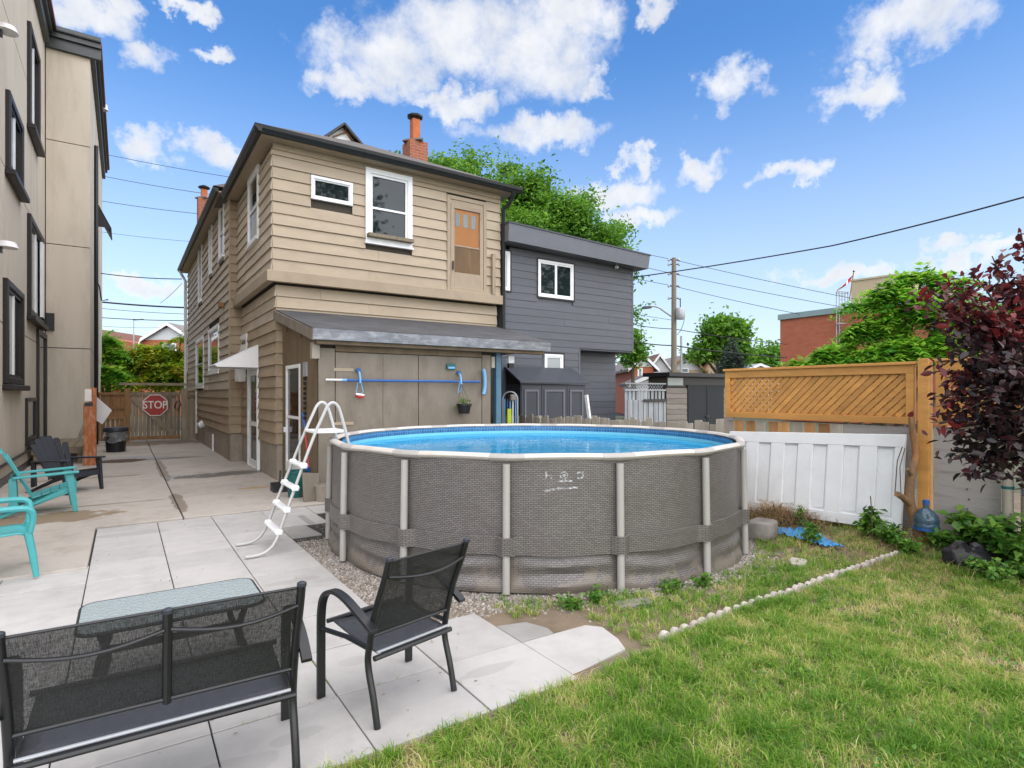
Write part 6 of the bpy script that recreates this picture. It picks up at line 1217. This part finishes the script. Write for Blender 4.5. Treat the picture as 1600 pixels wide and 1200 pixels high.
nf = np.array([fnoise(a, b, .9, 1) for a, b in zip(TX, TY)]); n2_ = np.array([.6 * fnoise(a, b, 3.3, 6) + .75 * fnoise(a, b, 7.5, 2) for a, b in zip(TX, TY)])
dry = np.clip(.35 + .26 * nf + .62 * n2_ + rng.normal(0, .17, len(TX)) + .07 * (TX > 3.5), 0, 1); per = 8
x = np.repeat(TX, per) + rng.normal(0, .017, len(TX) * per); y = np.repeat(TY, per) + rng.normal(0, .017, len(TX) * per); z = np.repeat(TZ, per)
hh = np.repeat(np.clip(.048 - .030 * n2_ + .012 * rng.normal(size=len(TX)), .025, .11), per) * rng.uniform(.55, 1.35, len(x))
tint = np.clip(np.repeat(dry, per) + rng.normal(0, .16, len(x)) + .35 * (rng.uniform(0, 1, len(x)) < .08), 0, 1)
V, F, T = blades(x, y, z, hh, tint, rng.uniform(.15, 1.5, len(x)), rng.uniform(.0014, .0030, len(x)), rng)
go = mesh_np('lawn_grass', V, F, 'grass', T); setp(go, 'short green and straw-coloured lawn grass in the foreground', 'grass', kind='stuff')
# broad-leaved weeds mixed into the lawn
wx, wy = scatter(900, 2.6, 7.7, -.3, 5.3); k = lawn_mask(wx, wy); wx, wy = wx[k], wy[k]; wz_ = ground_np(wx, wy); pp = np.repeat(np.stack([wx, wy, wz_ + .02], 1), 9, 0) + rng.normal(0, .03, (len(wx) * 9, 3)) * np.array([1, 1, .35])
V, F, T = leaves_np(pp, .032, rng, up=2.5, aspect=.6); wo_ = mesh_np('clover_patches', V, F, 'leaf_weed', T); setp(wo_, 'low broad-leaved clover weeds scattered through the lawn', 'ground cover', kind='stuff')
# gravel round the pool
n = 26000; a = rng.uniform(0, 6.2832, n); r = 2.50 + np.abs(rng.normal(0, .34, n)) * np.where((a > 3.8) & (a < 5.9), .55, 1); gx_, gy_ = PC.x + r * np.cos(a), PC.y + r * np.sin(a); x2, y2 = scatter(9000, 1.66, 3.0, 3.9, 7.3); gx_ = np.concatenate([gx_, x2]); gy_ = np.concatenate([gy_, y2])
k = (gy_ < 9.1) & ~((gx_ < 1.69) ) & ~((gx_ < 2.33) & (gy_ < 3.98)) & ~((gx_ < 2.98) & (gy_ < 3.35)) & ~((gx_ < 2.63) & (gy_ < 3.64)) & (np.hypot(gx_ - PC.x, gy_ - PC.y) > 2.5) & ~((gx_ < 2.1) & (gy_ > 7.2)); gx_, gy_ = gx_[k], gy_[k]; gz = ground_np(gx_, gy_) - .012; n = len(gx_)
s = rng.uniform(.006, .019, n); base = np.array([(1, 0, 0), (-.5, .87, 0), (-.5, -.87, 0), (0, 0, .8)]); ang = rng.uniform(0, 6.28, n); c_, s_ = np.cos(ang), np.sin(ang)
bx3 = base[None] * s[:, None, None] * rng.uniform(.6, 1.4, (n, 4, 1)); V = np.stack([bx3[..., 0] * c_[:, None] - bx3[..., 1] * s_[:, None] + gx_[:, None], bx3[..., 0] * s_[:, None] + bx3[..., 1] * c_[:, None] + gy_[:, None], bx3[..., 2] + gz[:, None]], -1).reshape(-1, 3)
F = (np.arange(n)[:, None, None] * 4 + np.array([(0, 1, 3), (1, 2, 3), (2, 0, 3)])[None]).reshape(-1, 3); gr = mesh_np('gravel', V, F, 'gravel_stone', np.repeat(rng.beta(2, 2.2, n), 4)); setp(gr, 'grey and brown gravel strip round the pool base', 'gravel', kind='stuff')
# edging stones
ED = thing('scalloped_edging', 'row of small pale scalloped concrete edging stones across the lawn', 'edging', (5.1, 2.84, 0)); u = 3.18
while u < 7.0:
    L_ = random.uniform(.088, .105); zb = soil_z(u, 2.84); h_ = random.uniform(.040, .052); tv = random.uniform(-.012, .012)
    MB().prism([(u + L_ / 2 + L_ / 2 * math.cos(t), 2.80 + tv, zb - .03 + (h_ + .03) * (max(0, math.sin(t)) ** .8)) for t in np.linspace(0, math.pi, 9)], (0, .04, 0)).build('edging_stone', 'edging', ED, bevel=.008); u += L_ + .008
# loose flat stones
def rock(name, label, cat, c, sx, sy, sz, m, seed, rz=0, parent=None):
    r_ = np.random.default_rng(seed); o = Vector((seed * 3.1, 0, 0)); mb = MB(); n1, n2 = 16, 10; cr, sr = math.cos(rz), math.sin(rz)
    def f(i, j):
        a = i * 6.2832; b_ = (j - .5) * math.pi; p = Vector((math.cos(b_) * math.cos(a), math.cos(b_) * math.sin(a), math.sin(b_))); q = Vector([math.copysign(abs(e) ** .38, e) for e in p]); k = 1 + .12 * mnoise.noise(q * 1.6 + o) + .04 * mnoise.noise(q * 5 + o); q = q * k; x, y = q.x * sx, q.y * sy
        return (c[0] + x * cr - y * sr, c[1] + x * sr + y * cr, c[2] + q.z * sz)
    mb.grid(f, n1, n2); t = mb.build(name, m, None, smooth=True); setp(t, label, cat); return t
q = at(1197, 826, 7.0); rock('stone_block', 'rough grey concrete block beside the pool and blue tarp', 'stone', (6.42, 4.08, .10), .20, .15, .12, 'stone', 3, .3)
rock('flat_stone', 'flat grey stone in the gravel in front of the pool', 'stone', (3.5, 3.38, .005), .17, .07, .025, 'stone', 4, -.3); rock('flat_stone', 'pale rubble lump in the grass right of the pool', 'stone', (5.75, 3.25, .005), .13, .08, .03, 'edging', 5, .5)
# blue tarp
TP = MB(); 
def tarp(i, j):
    p0 = Vector((6.78, 4.15)); p1 = Vector((6.72, 3.28)); p = p0.lerp(p1, i); w = (.10 + .13 * math.sin(i * 3.1 + .4)); s = (j - .5) * 2 * w; x = p.x + s + .12 * math.sin(i * 5); y = p.y + .05 * math.sin(j * 4 + i * 7)
    return (x, y, soil_z(x, y) + .035 + .05 * abs(mnoise.noise((i * 9, j * 5, 1))) + .03 * mnoise.noise((i * 22, j * 12, 7)))
TP.grid(tarp, 40, 14); tp = TP.build('blue_tarp', 'tarp', None, smooth=True); setp(tp, 'crumpled strip of blue tarp on the weedy ground by the white board', 'tarp')
# straw heap
n = 900; i_ = rng.normal(0, 1, (n, 2)); x = 7.15 + i_[:, 0] * .16 + rng.uniform(-.15, .35, n); y = 4.35 + i_[:, 1] * .26; z = ground_np(x, y) + np.clip(.20 - .35 * np.hypot(x - 7.2, y - 4.4), 0, .2) * rng.uniform(.2, 1, n)
V, F, T = blades(x, y, z, rng.uniform(.10, .26, n), rng.uniform(0, 1, n), rng.uniform(1.2, 2.4, n), rng.uniform(.002, .005, n), rng); so = mesh_np('straw_heap', V, F, 'dry_stem', T); setp(so, 'heap of dry brown stems against the white board', 'straw heap', kind='stuff')
n = 900; x, y = scatter(n, 6.0, 7.7, 2.0, 4.4); z = ground_np(x, y); V, F, T = blades(x, y, z, rng.uniform(.04, .15, n), rng.uniform(0, 1, n), rng.uniform(1.5, 3, n), rng.uniform(.0015, .003, n), rng); so = mesh_np('dry_litter', V, F, 'dry_stem', T); setp(so, 'dead twigs and dry litter on the bare soil by the fence', 'litter', kind='stuff')
# cut trunk, twig, bottle, bag
TR = thing('cut_tree_stump', 'tall stripped orange-brown tree stem with a cut side branch by the fence post', 'tree trunk', (7.45, 2.85, 0))
b = at(1440, 846, 6.5); pth = [at(1440, 846, 6.5), at(1430, 812, 6.55), at(1421, 780, 6.6), at(1424, 745, 6.62), at(1431, 710, 6.65), at(1426, 676, 6.65), at(1424, 652, 6.65)]; MB().tube(arc_pts(pth, 4), [.062 - .0013 * i for i in range(25)], 10).build('stem', 'bark_cut', TR, smooth=True)
MB().tube([at(1421, 788, 6.58), at(1412, 778, 6.5), at(1402, 772, 6.45)], [.04, .036, .034], 8).build('side_branch', 'bark_cut', TR, smooth=True); MB().tube([at(1424, 742, 6.6), at(1418, 733, 6.55)], [.022, .016], 6).build('side_branch', 'bark_cut', TR)
TWG = thing('bare_twigs', 'thin bare twigs standing against the white board', 'twigs', (7.3, 3.2, 0)); MB().tube([at(1398, 775, 6.7), at(1402, 720, 6.7), at(1410, 698, 6.7)], .006, 5).build('twig', 'bark', TWG); MB().tube([at(1363, 838, 6.7), at(1362, 800, 6.7), at(1360, 775, 6.7)], .006, 5).build('twig', 'bark', TWG); MB().tube([at(1408, 775, 6.7), at(1406, 730, 6.7), at(1414, 700, 6.7)], .005, 5).build('twig', 'bark', TWG)
q = at(1447, 828, 6.45); WBt = thing('water_jug', 'large clear blue water jug lying by the cedar post', 'water jug', (q.x, q.y, 0)); bz = q.z
MB().lathe([(.10, 0), (.125, .03), (.125, .07), (.118, .08), (.125, .10), (.12, .15), (.07, .22), (.03, .25), (.028, .29)], (q.x, q.y, bz), 18).build('jug', 'bottle_glass', WBt, smooth=True); MB().lathe([(.034, 0), (.034, .05), (.02, .055)], (q.x, q.y, bz + .285), 12).build('cap', 'blue_plastic', WBt)
MB().lathe([(.127, 0), (.127, .03)], (q.x, q.y, bz + .005), 18).build('base_band', 'blue_plastic', WBt)
q = at(1512, 838, 5.9); Bg = MB(); Bg.grid(lambda i, j: (q.x + (.26 * math.cos(i * 6.2832)) * math.sin(math.pi * (.08 + .92 * j) * .5 + .0) * (1 + .25 * mnoise.noise((math.cos(i * 6.28) * 2, math.sin(i * 6.28) * 2, j * 3))), q.y + .22 * math.sin(i * 6.2832) * math.sin(math.pi * (.08 + .92 * j) * .5) * (1 + .25 * mnoise.noise((math.cos(i * 6.28) * 2, 5 + math.sin(i * 6.28) * 2, j * 3))), .21 - .20 * j * j + .05 * mnoise.noise((math.cos(i * 6.28) * 3, math.sin(i * 6.28) * 3, j * 4)) * (1 - j)), 36, 14); bo = Bg.build('rubbish_bag', 'black_plastic', None, smooth=True); setp(bo, 'crumpled black rubbish bag among weeds under the purple-leaved tree', 'bag')
# weeds
def weed(label, x, y, h, nst, spread, leaf, seed, z=None):
    r_ = np.random.default_rng(seed); z = soil_z(x, y); t = thing('weed_plant', label, 'weed', (x, y, z), 'weeds along the fence'); mb = MB(); P = []
    for k in range(nst):
        a = r_.uniform(0, 6.28); d = spread * r_.uniform(.2, 1); hh = h * r_.uniform(.5, 1); pth = arc_pts([(x, y, z - .01), (x + d * .4 * math.cos(a), y + d * .4 * math.sin(a), z + hh * .6), (x + d * math.cos(a), y + d * math.sin(a), z + hh)], 5); mb.tube(pth, .003, 4)
        for q_ in pth[3:]:
            for _ in range(3): P.append(tuple(Vector(q_) + Vector(r_.normal(0, .018, 3))))
    V, F, T = leaves_np(np.array(P), leaf, r_, up=1.0, aspect=.6, droop=.15); mb.build('stems', 'leaf_weed' if False else 'bark', t); mesh_np('leaves', V, F, 'leaf_weed', T, t)
WL = [((6.0, 4.55), .16, 8, .12, .06, 'leafy weed at the pool edge left of the stone block'), ((7.35, 3.30), .34, 7, .14, .10, 'tall weed at the right end of the white board'), ((7.25, 3.05), .22, 12, .22, .075, 'leafy weed clump in front of the stripped stem'), ((7.05, 2.75), .16, 12, .20, .07, 'low weed clump left of the stem foot'), ((7.45, 2.55), .18, 12, .20, .08, 'weed clump between the stem and the black bag'), ((7.6, 2.35), .38, 12, .22, .13, 'large-leaved weed above the black bag'), ((7.5, 2.1), .42, 12, .22, .12, 'large-leaved weed at the thin round post'), ((7.3, 1.95), .30, 12, .24, .10, 'weed clump below the thick round post'), ((7.0, 1.75), .16, 16, .28, .06, 'low green weeds at the right picture edge'), ((6.75, 1.95), .14, 16, .28, .06, 'low green weeds below the black bag'), ((7.2, 1.55), .14, 14, .28, .06, 'low weeds in the far right corner'), ((6.95, 3.75), .18, 8, .12, .055, 'small weed under the middle of the white board'), ((7.1, 4.0), .3, 3, .05, .05, 'thin weed stem sprouting by the straw heap'), ((6.6, 3.6), .12, 10, .15, .05, 'low weed beside the tarp end'), ((3.05, 3.65), .07, 8, .15, .04, 'small weed by the dark paver corner'), ((3.3, 3.62), .07, 8, .15, .04, 'small weed in the gravel before the pool pole'), ((4.0, 3.42), .07, 8, .16, .04, 'small weed at the pool foot'), ((4.35, 3.38), .08, 9, .16, .04, 'weed tuft below the right-hand pool pole')]
for k, ((x, y), h, ns, sp, lf, lab) in enumerate(WL): weed(lab, x, y, h, ns, sp, lf, 100 + k)

# fallen leaves and grit on the paving
n = 150; x, y = scatter(n, -.3, 2.3, 2.7, 9.0); V, F, T = leaves_np(np.stack([x, y, np.full(n, .006)], 1), .022, rng, up=6, fold=.08); V[:, 2] = np.clip(V[:, 2], .0045, .016)
fo = mesh_np('fallen_leaves', V, F, 'dry_stem', T); setp(fo, 'tiny dry leaves and grit scattered over the pavers', 'leaf litter', kind='stuff')
n = 420; jx = rng.choice([.375, 1.025, 1.68], n) + rng.normal(0, .006, n); jy = rng.uniform(2.7, 4.6, n) ** 1.0; k = rng.uniform(0, 1, n) < .35; jy[k] = rng.choice([2.72, 3.32, 3.97], k.sum()) + rng.normal(0, .006, k.sum()); jx[k] = rng.uniform(.5, 2.3, k.sum())
kk = np.array([fnoise(a_, b_, 2.5, 3) for a_, b_ in zip(jx, jy)]) > .12; jx, jy = jx[kk], jy[kk]; n = len(jx)
V, F, T = blades(jx, jy, np.full(n, -.004), rng.uniform(.01, .03, n), rng.uniform(0, .7, n), rng.uniform(.4, 1.6, n), rng.uniform(.0012, .002, n), rng); jo = mesh_np('joint_grass', V, F, 'grass', T); setp(jo, 'sparse grass sprouting from the paver joints', 'grass', kind='stuff')
# trees on the far side of the garden, behind the viewpoint: they show as reflections in the window panes
for k, (x, y, h) in enumerate(((9.5, -8.5, 18), (25, -5, 14))):
    tree('garden_tree', ('leafy tree behind the viewpoint, reflected in the tan house windows', 'tall leafy tree behind the viewpoint, reflected in the grey house windows')[k], 'tree', (x, y, 0), .25, [((x, y, h * .62), (2.6, 2.6, h * .28)), ((x + 1.5, y - 1, h * .5), (2, 2, 1.6)), ((x - 1.6, y + .6, h * .5), (2, 2, 1.5)), ((x, y, h * .85), (1.5, 1.5, 1.4))], 150, 45, .34, 'leaf_dark', 60 + k, 'trees behind the viewpoint', sig=.5)
